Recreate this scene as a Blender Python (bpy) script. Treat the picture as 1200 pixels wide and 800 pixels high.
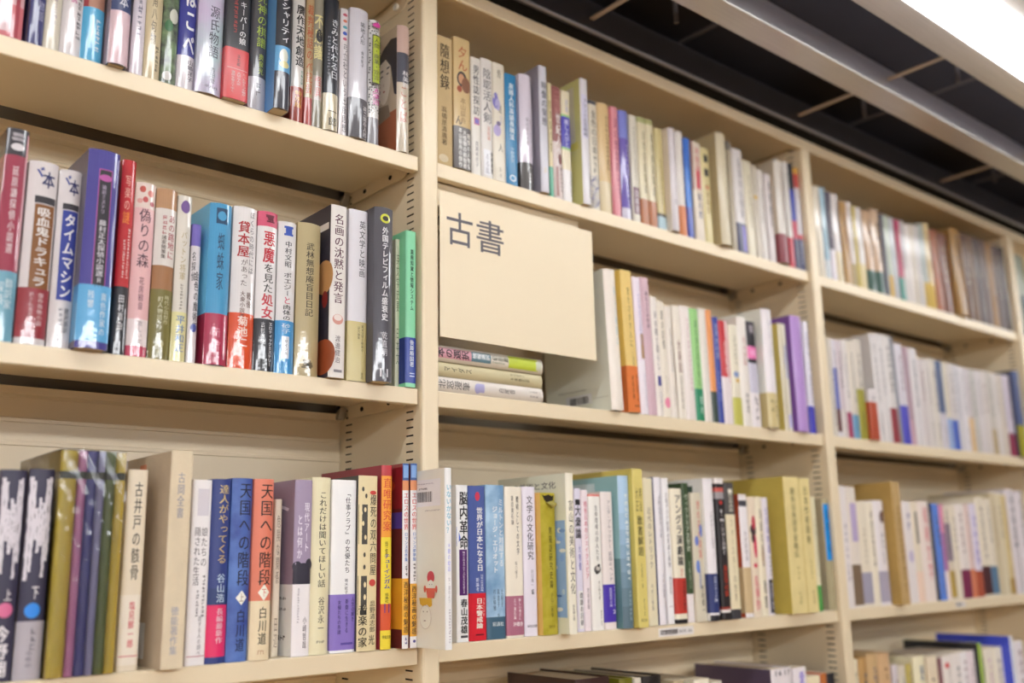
import bpy, bmesh, math, random
from mathutils import Vector, Matrix
C = bpy.context.scene.collection
for o in list(bpy.data.objects): bpy.data.objects.remove(o)

# ------------------------------------------------------------------ camera, world, lamps, exposure
YAW, PITCH, ROLL = 0.706845, 0.215201, -0.019642
CAM = Vector((-0.74299, -1.03376, -0.15552))
FPX = 1159.199                                   # focal length in pixels of the 1200 px wide frame
LAMP = 12.9                                     # radiance of the near ceiling lamps
LAMP_FAR = 22.0
ADDED_UPLIGHT = 14.0  # glow added above the housings to brighten the dark ceiling void
sc = bpy.context.scene
fwd = Vector((math.sin(YAW)*math.cos(PITCH), math.cos(YAW)*math.cos(PITCH), math.sin(PITCH)))
rt = Vector((math.cos(YAW), -math.sin(YAW), 0)); up = rt.cross(fwd)
r2 = rt*math.cos(ROLL) + up*math.sin(ROLL); u2 = -rt*math.sin(ROLL) + up*math.cos(ROLL)
cd = bpy.data.cameras.new('camera'); co = bpy.data.objects.new('camera', cd); C.objects.link(co)
M = Matrix((r2, u2, -fwd)).transposed().to_4x4(); M.translation = CAM; co.matrix_world = M
cd.sensor_width = 36; cd.lens = FPX*36/1200; cd.clip_start = .02
cd.dof.use_dof = True; cd.dof.focus_distance = 1.22; cd.dof.aperture_fstop = 2.35
sc.camera = co
w_ = bpy.data.worlds.new('world'); sc.world = w_; w_.use_nodes = True
w_.node_tree.nodes['Background'].inputs[0].default_value = (.9, .93, 1, 1)
w_.node_tree.nodes['Background'].inputs[1].default_value = .05
sc.view_settings.view_transform = 'Standard'; sc.view_settings.look = 'None'
sc.view_settings.exposure = 0; sc.view_settings.gamma = 1; sc.view_settings.use_curve_mapping = False

# ------------------------------------------------------------------ helpers
PITCHX = .93; HW = 0.01368                     # bay pitch, half width of an upright
ZT = {1: 0.38159, 2: 0.06110, 3: -0.25966, 4: -0.55966}   # tops of the shelves
FH = 0.02132                                   # height of a shelf's front edge
TOPB, TOPT = 0.63802, 0.66034                 # underside and top of the top panel
FLOOR = -1.62; DEEP = .205
rnd = random.Random(7)
def lin(h):
    v = [int(h[i:i+2], 16)/255 for i in (0, 2, 4)]
    return [x/12.92 if x <= .04045 else ((x+.055)/1.055)**2.4 for x in v]
MATS = {}
def newmat(name):
    m = bpy.data.materials.new(name); m.use_nodes = True
    nt = m.node_tree; return m, nt, nt.nodes['Principled BSDF']
def surf(name, rgb, rough=.45, spec=.5, metal=0, coat=0, coatr=.1, vary=.06, scale=30, bump=0, bscale=200, rgb2=None, s2=20, aniso=None):
    m, nt, b = newmat(name); N = nt.nodes.new; L = nt.links.new
    tc = N('ShaderNodeTexCoord'); nz = N('ShaderNodeTexNoise'); nz.inputs['Scale'].default_value = scale; nz.inputs['Detail'].default_value = 4
    src = tc.outputs['Object']
    if aniso:
        mp = N('ShaderNodeMapping'); mp.inputs['Scale'].default_value = aniso; L(src, mp.inputs[0]); src = mp.outputs[0]
    L(src, nz.inputs['Vector'])
    mr = N('ShaderNodeMapRange'); mr.inputs['To Min'].default_value = 1-vary; mr.inputs['To Max'].default_value = 1+vary
    L(nz.outputs['Fac'], mr.inputs['Value'])
    base = None
    if rgb2:
        n2 = N('ShaderNodeTexNoise'); n2.inputs['Scale'].default_value = s2; n2.inputs['Detail'].default_value = 6; L(tc.outputs['Object'], n2.inputs['Vector'])
        cr = N('ShaderNodeValToRGB'); cr.color_ramp.elements[0].position = .38; cr.color_ramp.elements[1].position = .62
        cr.color_ramp.elements[0].color = (*rgb, 1); cr.color_ramp.elements[1].color = (*rgb2, 1)
        L(n2.outputs['Fac'], cr.inputs[0]); base = cr.outputs[0]
    mx = N('ShaderNodeMix'); mx.data_type = 'RGBA'; mx.blend_type = 'MULTIPLY'; mx.inputs['Factor'].default_value = 1
    if base: L(base, mx.inputs['A'])
    else: mx.inputs['A'].default_value = (*rgb, 1)
    cc = N('ShaderNodeCombineColor'); [L(mr.outputs[0], cc.inputs[i]) for i in range(3)]
    L(cc.outputs[0], mx.inputs['B']); L(mx.outputs['Result'], b.inputs['Base Color'])
    b.inputs['Roughness'].default_value = rough; b.inputs['Specular IOR Level'].default_value = spec
    b.inputs['Metallic'].default_value = metal; b.inputs['Coat Weight'].default_value = coat; b.inputs['Coat Roughness'].default_value = coatr
    if bump:
        n3 = N('ShaderNodeTexNoise'); n3.inputs['Scale'].default_value = bscale; n3.inputs['Detail'].default_value = 3; L(tc.outputs['Object'], n3.inputs['Vector'])
        bp = N('ShaderNodeBump'); bp.inputs['Strength'].default_value = bump; bp.inputs['Distance'].default_value = .002
        L(n3.outputs['Fac'], bp.inputs['Height']); L(bp.outputs[0], b.inputs['Normal'])
        if coat: L(bp.outputs[0], b.inputs['Coat Normal'])
    return m
def emit(name, rgb, s):
    m, nt, b = newmat(name)
    b.inputs['Base Color'].default_value = (.8, .8, .8, 1)
    b.inputs['Emission Color'].default_value = (*rgb, 1); b.inputs['Emission Strength'].default_value = s
    return m
def ink(h, g='c', k=1.0, h2=None, s2=20):
    key = (h, g, round(k, 3), h2)
    if key not in MATS:
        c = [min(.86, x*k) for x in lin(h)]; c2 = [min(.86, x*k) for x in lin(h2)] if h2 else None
        if g == 'w': MATS[key] = surf('film_'+h, c, .4, .4, 0, 1, .05, .04, 25, .10, 45, c2, s2)
        elif g == 'p': MATS[key] = surf('paper_'+h, c, .75, .25, 0, 0, .1, .12, 45, .15, 300, c2, s2)
        else: MATS[key] = surf('card_'+h, c, .42, .4, 0, .35, .16, .05, 30, .03, 120, c2, s2)
    return MATS[key]
def obj(name, verts, faces, mats, parent=None, midx=None, smooth=False, loc=None):
    me = bpy.data.meshes.new(name); me.from_pydata(verts, [], faces)
    for m in (mats if isinstance(mats, (list, tuple)) else [mats]): me.materials.append(m)
    if midx: me.polygons.foreach_set('material_index', midx)
    if smooth: me.polygons.foreach_set('use_smooth', [True]*len(me.polygons))
    me.update()
    o = bpy.data.objects.new(name, me); C.objects.link(o)
    if parent: o.parent = parent
    if loc: o.location = loc
    return o
class MB:                                       # collects faces of one mesh
    def __init__(s): s.v = []; s.f = []; s.m = []
    def add(s, v, f, mi=0):
        n = len(s.v); s.v += [tuple(p) for p in v]; s.f += [tuple(i+n for i in q) for q in f]; s.m += [mi]*len(f)
    def box(s, x0, x1, y0, y1, z0, z1, mi=0):
        s.add([(x0,y0,z0),(x1,y0,z0),(x1,y1,z0),(x0,y1,z0),(x0,y0,z1),(x1,y0,z1),(x1,y1,z1),(x0,y1,z1)],
              [(0,3,2,1),(4,5,6,7),(0,1,5,4),(1,2,6,5),(2,3,7,6),(3,0,4,7)], mi)
    def prism(s, pts, a, b, axis='x', mi=0):    # closed polygon of (p, q), extruded along an axis
        n = len(pts)
        def P(p, q, t): return {'x': (t, p, q), 'y': (p, t, q), 'z': (p, q, t)}[axis]
        s.add([P(p, q, a) for p, q in pts]+[P(p, q, b) for p, q in pts],
              [tuple(range(n))[::-1], tuple(range(n, 2*n))]+[(i, (i+1) % n, n+(i+1) % n, n+i) for i in range(n)], mi)
    def tube(s, p, q, r, n=10, mi=0):
        p = Vector(p); q = Vector(q); d = (q-p).normalized(); a = d.orthogonal().normalized(); b = d.cross(a)
        ring = [a*math.cos(t*2*math.pi/n)*r+b*math.sin(t*2*math.pi/n)*r for t in range(n)]
        s.add([p+x for x in ring]+[q+x for x in ring], [(i, (i+1) % n, n+(i+1) % n, n+i) for i in range(n)]+[tuple(range(n))[::-1], tuple(range(n, 2*n))], mi)
    def build(s, name, mats, parent=None, smooth=False, bevel=0, loc=None):
        o = obj(name, s.v, s.f, mats, parent, s.m, smooth, loc)
        bm = bmesh.new(); bm.from_mesh(o.data); bmesh.ops.recalc_face_normals(bm, faces=bm.faces); bm.to_mesh(o.data); bm.free()
        if bevel:
            md = o.modifiers.new('bevel', 'BEVEL'); md.width = bevel; md.segments = 2; md.limit_method = 'ANGLE'
        return o
def empty(name, loc, label, cat, group=None):
    o = bpy.data.objects.new(name, None); o.empty_display_size = .02; C.objects.link(o); o.location = loc
    tag(o, label, cat, group); return o
def tag(o, label, cat, group=None):
    o['label'] = label; o['category'] = cat
    if group: o['group'] = group
    return o
def struct(o): o['kind'] = 'structure'; return o

# ------------------------------------------------------------------ setting: room, ceiling grid, beams
m_floor = surf('floor_carpet', (.36, .21, .095), .9, .2, vary=.15, scale=60, bump=.3)
m_wall = surf('wall_paint', (.42, .40, .38), .8, .2, vary=.03, scale=4)
m_void = surf('ceiling_dark', (.048, .046, .056), .8, .2, vary=.25, scale=5)
m_alu = surf('brushed_aluminium', (.60, .57, .555), .33, .5, .75, vary=.22, scale=10, aniso=(.8, 60, 60))
m_blk = surf('black_metal', (.06, .06, .07), .33, .6, .3, vary=.15, scale=6)
m_lip_glint = surf('lip_highlight', (.34, .34, .37), .4, .5, .3, vary=.1, scale=9)  # pale strip: the lamp's glint on the black trim edge, as colour
m_rear_shade = surf('rear_shade', (.20, .165, .12), .7, .2, vary=.1, scale=8)  # cream rear sheet darkened: shade of the gap behind the shelves, as colour
m_jet = surf('matte_black', (.008, .008, .009), .85, .1, vary=.2, scale=8)
m_bar = surf('pale_tee_bar', (.50, .44, .38), .5, .4, vary=.1, scale=20)
m_dbar = surf('dark_tee_bar', (.12, .11, .11), .5, .4, vary=.1, scale=20)
m_cream = surf('cream_enamel', (.78, .655, .455), .42, .5, 0, .45, .28, vary=.025, scale=18, bump=.02, bscale=500)
m_creamd = surf('cream_enamel_panel', (.80, .67, .47), .45, .5, 0, .4, .25, vary=.05, scale=9)
m_slot = surf('slot_dark', (.012, .011, .01), .7, .2)
m_zinc = surf('zinc_steel', (.42, .40, .36), .4, .5, .7, vary=.1, scale=60)
m_plas = surf('white_plastic', (.8, .77, .7), .35)
X0, X1, Y0 = -7.0, 7.2, -6.2
def slab(name, *b, mat, mb=None):
    m = MB(); m.box(*b); return struct(m.build(name, mat))
slab('floor', X0, X1, Y0, .5, FLOOR-.05, FLOOR, mat=m_floor)
slab('ceiling', X0, X1, Y0, .5, .80, .85, mat=m_void)
slab('wall_back', X0, X1, .30, .36, FLOOR, .80, mat=m_wall)
slab('wall_front', X0, X1, Y0-.06, Y0, FLOOR, .80, mat=m_wall)
slab('wall_left', X0-.06, X0, Y0, .5, FLOOR, .80, mat=m_wall)
slab('wall_right', X1, X1+.06, Y0, .5, FLOOR, .80, mat=m_wall)
ntrim = [0]
def trim(mb, mat, bevel=.002, smooth=False):
    ntrim[0] += 1; return struct(mb.build('trim_%d' % ntrim[0], mat, bevel=bevel, smooth=smooth))
def beam(y0, y1, z0, z1, mat):
    m = MB(); m.box(X0, X1, y0, y1, z0, z1)
    return trim(m, mat)
beam(-.221, -.171, .660, .705, m_alu)           # first rail out from the shelves
beam(-.392, -.342, .660, .700, m_alu)           # rails either side of the lamp trough
beam(-.535, -.482, .660, .700, m_alu)
m = MB()                                        # black edge trim over the shelf fronts, rounded outer lip
arc = [(-.031+.006*(1-math.cos(a)), .661+.006*(1-math.sin(a))) for a in [i*math.pi/2/8 for i in range(9)]]
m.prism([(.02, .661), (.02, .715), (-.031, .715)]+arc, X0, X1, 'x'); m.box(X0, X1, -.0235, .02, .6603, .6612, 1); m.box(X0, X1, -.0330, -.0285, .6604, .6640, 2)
trim(m, [m_blk, m_jet, m_lip_glint], 0)
for i in range(-2, 9):                          # pale tee bars running out from the shelves
    x = .290+.573*i
    m = MB(); m.box(x, x+.009, -.34, .02, .682, .686); trim(m, m_bar, .001)
    m = MB(); m.box(x+.283, x+.292, -.34, .02, .760, .764); trim(m, m_dbar, .001)
    for yy in (-.10, -.29):                     # hanger rods up to the dark deck
        m = MB(); m.tube((x+.13, yy, .69), (x+.13, yy, .80), .004); trim(m, m_dbar, 0)
    m = MB(); m.box(x+.05, x+.32, -.13, -.06, .775, .80); trim(m, m_void, 0)
m_lamp = emit('lamp_diffuser', (.95, .975, 1), LAMP); m_up = emit('added_uplight_glow', (.86, .9, 1), ADDED_UPLIGHT); m_lampf = emit('lamp_diffuser_far', (.95, .975, 1), LAMP_FAR)
for r, (ya, yb, mm, row) in enumerate([(-.480, -.403, m_lamp, 'above the bookcases'), (-2.85, -2.55, m_lampf, 'in the second row'), (-4.8, -4.5, m_lampf, 'in the added third row for fill')]):  # third row is unseen, added as fill light
    for i in range(10):
        x = -5.4+i*1.25
        if r and i > 5: continue
        t = empty('ceiling_light', (x, (ya+yb)/2, .672), 'long fluorescent ceiling light, '+('%s from the left ' % ['first','second','third','fourth','fifth','sixth','seventh','eighth','ninth','tenth'][i])+row, 'ceiling light', 'fluorescent ceiling lights')
        h = (yb-ya)/2
        m = MB(); m.prism([(-h+.001,.006),(-h+.010,-.027),(h-.010,-.027),(h-.001,.006)], .004, 1.246, 'x'); m.build('diffuser', mm, t)
        m = MB(); m.box(0, 1.25, -h-.0005, h+.0005, .007, .024); m.build('housing', m_plas, t)
        m = MB(); m.box(.02, 1.23, -h*.7, h*.7, .0245, .0265); m.build('added_uplight', m_up, t)  # added glowing strip, lights the void over the rails

# ------------------------------------------------------------------ bookcases: steel bays sharing slotted uprights
SLOTP = .0104
def upright(i, parent):
    m = MB(); xc = PITCHX*i; a, b = xc-HW, xc+HW
    m.add([(a,.004,FLOOR),(a,DEEP,FLOOR),(b,DEEP,FLOOR),(b,.004,FLOOR)], [(0,1,2,3)])
    # rounded front face
    prof = [(a,.004),(a+.0012,.0012),(a+.004,0),(b-.004,0),(b-.0012,.0012),(b,.004)]
    v = [(x,y,FLOOR) for x,y in prof]+[(x,y,TOPB) for x,y in prof]
    m.add(v, [(j,j+1,j+7,j+6) for j in range(5)])
    m.add([(a,DEEP,FLOOR),(b,DEEP,FLOOR),(b,DEEP,TOPB),(a,DEEP,TOPB)], [(0,1,2,3)])
    zs = [FLOOR]; z = -.80
    while z < TOPB-.012: zs += [z, z+.0021]; z += SLOTP
    zs.append(TOPB); ys = [.004, .0205, .0365, .172, .188, DEEP]
    for x, s in ((a, 1), (b, -1)):              # both side faces, with real slots
        for j in range(len(zs)-1):
            hole = j % 2 == 1
            for k in range(5):
                y0, y1, z0, z1 = ys[k], ys[k+1], zs[j], zs[j+1]
                if hole and k in (1, 3):
                    d = x+s*.008
                    q = [(x,y0,z0),(x,y1,z0),(x,y1,z1),(x,y0,z1),(d,y0,z0),(d,y1,z0),(d,y1,z1),(d,y0,z1)]
                    m.add(q, [(0,1,5,4),(1,2,6,5),(2,3,7,6),(3,0,4,7),(4,5,6,7)], 1)
                else: m.add([(x,y0,z0),(x,y1,z0),(x,y1,z1),(x,y0,z1)], [(0,1,2,3)])
    return obj('upright', m.v, m.f, [m_cream, m_slot], parent, m.m)
def shelf(a, b, z, parent):                     # a folded steel tray: front edge, top sheet, lips, end flanges
    a += .0015; b -= .0022; zb = z-FH
    m = MB()
    m.prism([(.008,z-.0012),(.0092,z),(.179,z),(.179,z-.002),(.0098,z-.002),(.0098,zb+.0016),(.020,zb+.0016),(.020,zb),(.009,zb),(.008,zb+.001)], a, b, 'x')
    s = m.build('shelf', m_cream, parent)
    for x in (a+.0002, b-.0018):                # end flange with two oval holes and a hook at the back
        m = MB(); m.prism([(.036,z-.0022),(.030,z-.006),(.034,zb+.003),(.040,zb+.0005),(.176,zb+.0005),(.178,z-.0022)], x, x+.0016, 'x')
        for yy in (.073, .140):
            ell = [(yy+.0042*math.cos(t), z-.0105+.0034*math.sin(t)) for t in [k*math.pi/6 for k in range(12)]]
            m.prism(ell, x-.0003, x+.0019, 'x', 1)
        m.build('bracket', [m_cream, m_slot], s)
        m = MB(); xi = x-.010 if x > (a+b)/2 else x+.0017
        m.prism([(.180,z-.005),(.190,z-.007),(.196,z-.020),(.186,z-.020)], xi, xi+.010, 'x'); m.build('hook', m_zinc, s, bevel=.0008)
    return s
SHELVES = {}
def bookcase(i, label):
    a, b = PITCHX*i+HW, PITCHX*(i+1)-HW
    t = empty('bookcase', ((a+b)/2, 0, FLOOR), label, 'bookcase', None)
    t.location = (0, 0, 0)
    if i == -1: upright(i, t)
    upright(i+1, t)
    m = MB(); l, r = PITCHX*i+(HW if i > -1 else -HW), PITCHX*(i+1)+HW
    m.prism([(0,TOPT-.0015),(.0015,TOPT),(DEEP,TOPT),(DEEP,TOPT-.002),(.002,TOPT-.002),(.002,TOPB+.002),(.014,TOPB+.002),(.014,TOPB),(.0015,TOPB),(0,TOPB+.0015)], l+.0002, r-.0002, 'x')
    m.box(a, b, .014, DEEP, TOPB+.006, TOPB+.008)
    tp = m.build('top_panel', m_cream, t)
    for x in (a+.0003, b-.0019):
        m = MB(); m.prism([(.03,TOPB+.005),(.03,TOPB-.004),(.045,TOPB-.016),(.19,TOPB-.016),(.19,TOPB+.005)], x, x+.0016, 'x'); m.build('bracket', m_cream, tp)
        m = MB(); xx = x-.0035 if x > (a+b)/2 else x+.0016
        m.tube((xx,.062,TOPB-.006), (xx+.0036,.062,TOPB-.006), .0052, 14); m.build('plastic_cap', m_plas, tp)
    zz = [FLOOR+.05]+[ZT[k] for k in (4, 3, 2, 1)]+[TOPB]
    for k in range(1, 6):                       # back panels, each with a folded lip under the shelf above
        lo, hi = zz[k-1]+(.03 if k > 1 else .002), (zz[k]-.0115 if k < 5 else TOPB+.004)
        m = MB()
        m.prism([(.2035,lo),(.2035,hi-.012),(.1935,hi-.009),(.1935,hi),(.2045,hi),(.2045,lo)] if k < 5 else [(.2035,lo),(.2035,hi),(.2045,hi),(.2045,lo)], a+.0005, b-.0005, 'x')
        if k < 5:
            for dz in (.035, .062): m.prism([(.2036,hi-dz),(.2020,hi-dz-.001),(.2020,hi-dz-.005),(.2036,hi-dz-.006)], a+.0005, b-.0005, 'x')
        m.build('back_panel', m_creamd, t)
    m = MB(); m.box(a, b, .218, .221, FLOOR+.05, TOPT-.003); m.build('rear_sheet', m_rear_shade, t)
    for k in (1, 2, 3, 4): SHELVES[(i, k)] = shelf(a, b, ZT[k], t)
    m = MB(); m.box(a, b, .004, .2, FLOOR, FLOOR+.07); m.build('base_plinth', m_cream, t, bevel=.002)
    return t
bookcase(-1, 'cream steel bookcase at the left of the picture, ending at the first post')
bookcase(0, 'cream steel bookcase in the middle, carrying the lettered sign panel')
bookcase(1, 'cream steel bookcase at the right, packed with film-wrapped books')
bookcase(2, 'cream steel bookcase cut off by the right edge beyond the last post')
for t in [o for o in C.objects if o.name.startswith('bookcase')]:      # stand each empty at its bay's foot
    i = {'bookcase': -1, 'bookcase.001': 0, 'bookcase.002': 1, 'bookcase.003': 2}[t.name]
    L_ = Vector((PITCHX*(i+.5), 0, FLOOR)); t.location = L_
    for ch in t.children: ch.location = ch.location-L_

# ------------------------------------------------------------------ lettering: glyph outlines, laid out by hand in columns
GL = {}
class Glyphs:
    want = set()
def collect(s, b):
    for ch in s:
        if ch.strip(): Glyphs.want.add(ch)
def make_glyphs():
    obs = []
    for ch in sorted(Glyphs.want):
        c = bpy.data.curves.new('g', 'FONT'); c.body = ch; c.size = 1; c.resolution_u = 2
        o = bpy.data.objects.new('g', c); C.objects.link(o); obs.append((ch, o, c))
    bpy.context.view_layer.update()
    dg = bpy.context.evaluated_depsgraph_get()
    for ch, o, c in obs:
        e = o.evaluated_get(dg); me = e.to_mesh()
        v = [(p.co.x, p.co.y) for p in me.vertices]; f = [tuple(q.vertices) for q in me.polygons]
        e.to_mesh_clear()
        if not v: v = [(0, 0)]
        xs = [p[0] for p in v]; x0, x1 = min(xs), max(xs)
        cx = .5 if ord(ch) > 0x2e80 else (x0+x1)/2
        base = [(x-cx, y-.38) for x, y in v]; n = len(base)
        for b, offs in enumerate((((-.005, 0), (.005, 0)), ((-.012, 0), (.012, 0)), ((-.021, -.014), (.021, -.014), (-.021, .014), (.021, .014)))):
            GL[(ch, b)] = ([(x+dx, y+dy, q*.000009) for q, (dx, dy) in enumerate(offs) for x, y in base], [tuple(q+k*n for q in g) for k in range(len(offs)) for g in f], x1-x0)
    for ch, o, c in obs: bpy.data.objects.remove(o); bpy.data.curves.remove(c)
ROT = 'ー「」（）―～〜〈〉'
SMALL = 'ぁぃぅぇぉっゃゅょァィゥェォッャュョ'
def column(s, b, xc, ztop, zbot, w):            # vertical column -> flat polygons in (x, z)
    n = len(s); h = (ztop-zbot)/n; V = []; F = []
    cw, chh = w, h*.98
    for i, ch in enumerate(s):
        if not ch.strip(): continue
        g, f, gw = GL[(ch, b)]; zc = ztop-(i+.5)*h; k = len(V)
        for x, y, q in g:
            if ch in ROT: x, y = y, -x
            if ch in SMALL: x, y = x+.1, y+.1
            V.append((xc+x*cw, zc+y*chh, q))
        F += [tuple(j+k for j in q) for q in f]
    return V, F
def rowtext(s, b, x0, x1, zc, hh):
    n = len(s); V = []; F = []; ws = [1 if ord(c) > 0x2e80 else .62 for c in s]; tot = sum(ws); x = x0
    for ch, wd in zip(s, ws):
        cell = (x1-x0)*wd/tot
        if ch.strip():
            g, f, gw = GL[(ch, b)]; k = len(V)
            sx = cell if ord(ch) > 0x2e80 else cell/.66
            V += [(x+cell/2+gx*sx, zc+gy*hh, q) for gx, gy, q in g]; F += [tuple(j+k for j in q) for q in f]
        x += cell
    return V, F
def marks(xc, ztop, zbot, w, horiz=False):      # a line of print too small or soft to read: fine stroke marks
    V = []; F = []; L_ = abs(ztop-zbot); cell = max(w*1.1, .0016); n = max(2, int(L_/cell)); n = min(n, 16); cell = L_/n
    def q(a, b, c, d):
        k = len(V); V.extend([(a, c), (b, c), (b, d), (a, d)]); F.append((k, k+1, k+2, k+3))
    for i in range(n):
        zc = ztop-(i+.5)*cell; t = w*.075
        for j in range(rnd.choice((2, 3, 3))):
            z = zc+rnd.uniform(-.36, .36)*cell; q(xc-w*rnd.uniform(.25, .5), xc+w*rnd.uniform(.25, .5), z-t, z+t)
        for j in range(rnd.choice((1, 2))):
            x = xc+rnd.uniform(-.38, .38)*w; q(x-t, x+t, zc-cell*rnd.uniform(.2, .42), zc+cell*rnd.uniform(.2, .42))
    return V, F
def ellipse(cx, cz, rx, rz, n=18):
    return [(cx+rx*math.cos(2*math.pi*k/n), cz+rz*math.sin(2*math.pi*k/n)) for k in range(n)], [tuple(range(n))]
def rect(x0, x1, z0, z1): return [(x0, z0), (x1, z0), (x1, z1), (x0, z1)], [(0, 1, 2, 3)]

class Print:                                    # flat art gathered per surface, wrapped onto it in build()
    def __init__(s): s.it = []
    def add(s, VF, mat):
        V, F = VF; V = [(p[0], p[1], p[2] if len(p) > 2 else 0) for p in V]
        if V and F: s.it.append((V, F, mat, (len(s.it)+1)*.00004, [min(p[0] for p in V), max(p[0] for p in V), min(p[1] for p in V), max(p[1] for p in V)]))
    def build(s, name, parent, wrap, cuts=(), rest='small_lettering'):
        cl = []                                 # print that stands well apart is a part of its own
        for it in s.it:
            bx = it[4]; grp = [it]; keep = []
            for g, gb in cl:
                if max(gb[0], bx[0])-min(gb[1], bx[1]) < .011 and max(gb[2], bx[2])-min(gb[3], bx[3]) < .011:
                    grp = g+grp; bx = [min(gb[0], bx[0]), max(gb[1], bx[1]), min(gb[2], bx[2]), max(gb[3], bx[3])]
                else: keep.append((g, gb))
            cl = keep+[(grp, bx)]
        cl.sort(key=lambda c: -(c[1][1]-c[1][0])*(c[1][3]-c[1][2])); first = None
        for n, (grp, bx) in enumerate(cl):
            bm = bmesh.new(); mats = []
            for V, F, mat, lay, _ in grp:
                if mat not in mats: mats.append(mat)
                mi = mats.index(mat); vs = [bm.verts.new((x, lay+q, z)) for x, z, q in V]
                for f in F:
                    try: q = bm.faces.new([vs[i] for i in f]); q.material_index = mi
                    except ValueError: pass
            for x in cuts:
                bmesh.ops.bisect_plane(bm, geom=bm.verts[:]+bm.edges[:]+bm.faces[:], plane_co=(x, 0, 0), plane_no=(1, 0, 0))
            for v in bm.verts: v.co = wrap(v.co.x, v.co.z, v.co.y)
            nm = name if n == 0 else rest; me = bpy.data.meshes.new(nm); bm.to_mesh(me); bm.free()
            for m in mats: me.materials.append(m)
            o = bpy.data.objects.new(nm, me); C.objects.link(o); o.parent = parent; first = first or o
        return first

# ------------------------------------------------------------------ books
def spine_prof(w, k):
    if k == 'w': bl, p = min(.0050, .21*w), 2.1   # film pulled tight over the spine rounds it
    elif k == 'h': bl, p = min(.0042, .22*w), 2.5
    elif k == 'b': bl, p = min(.0012, .1*w), 12
    else: bl, p = min(.0022, .2*w), 5
    return bl, (lambda x: bl*abs(min(1, max(-1, 2*x/w-1)))**p)
def cover(name, parent, w, d, h, k, t, zl, segm, mats, z0=0, grow=0, side=None, foot=0):
    bl, pf = spine_prof(w, k); N = 14
    xs = [w*(.5-.5*math.cos(math.pi*i/N)) for i in range(N+1)]
    out = [(-grow, d)]+[(x+(-grow if i == 0 else grow if i == N else 0), pf(x)-grow) for i, x in enumerate(xs)]+[(w+grow, d)]
    tt = min(t, w*.22)
    inn = [(tt-grow, d)]+[(min(max(x, tt-grow), w-tt+grow), pf(x)+tt-grow) for x in xs]+[(w-tt+grow, d)]
    n = len(out); V = []; F = []; MI = []
    for z in zl: V += [(x, y, z+z0) for x, y in out]+[(x, y, z+z0) for x, y in inn]
    for s in range(len(zl)-1):
        a, b = s*2*n, (s+1)*2*n
        for i in range(n-1):
            mi = segm[s]
            if side is not None and i == 0: mi = side
            F.append((a+i, a+i+1, b+i+1, b+i)); MI.append(mi)
            F.append((a+n+i+1, a+n+i, b+n+i, b+n+i+1)); MI.append(segm[s])
        F.append((a+n, a, b, b+n)); MI.append(segm[s]); F.append((a+n-1, a+2*n-1, b+2*n-1, b+n-1)); MI.append(segm[s])
    for i in range(n-1):
        F.append((i+1, i, n+i, n+i+1)); MI.append(segm[0])
        b = (len(zl)-1)*2*n; F.append((b+i, b+i+1, b+n+i+1, b+n+i)); MI.append(segm[-1])
    o = obj(name, V, F, mats, parent, MI)
    o.data.polygons.foreach_set('use_smooth', [1 < (j//2) % n < n-2 for j in range(len(F))]) if False else None
    return o
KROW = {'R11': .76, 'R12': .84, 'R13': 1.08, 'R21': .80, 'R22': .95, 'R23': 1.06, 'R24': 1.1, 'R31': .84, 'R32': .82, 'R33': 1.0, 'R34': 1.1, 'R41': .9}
PLACE = {'R11': 'left bay top shelf', 'R12': 'left bay second shelf', 'R13': 'left bay third shelf', 'R21': 'middle bay top shelf', 'R22': 'middle bay second shelf', 'R23': 'middle bay third shelf', 'R24': 'middle bay lowest shelf', 'R31': 'right bay top shelf', 'R32': 'right bay second shelf', 'R33': 'right bay third shelf', 'R34': 'right bay lowest shelf', 'R41': 'far bay top shelf'}
BOOKS = []; cur = [None, 0]
def R_(r, z): cur[0] = r; cur[1] = z
def B(x, w, h, y, col, look, **kw):
    BOOKS.append(dict(row=cur[0], z=cur[1], x=x, w=w, h=h, y=y, col=col, look=look, **kw))
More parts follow.
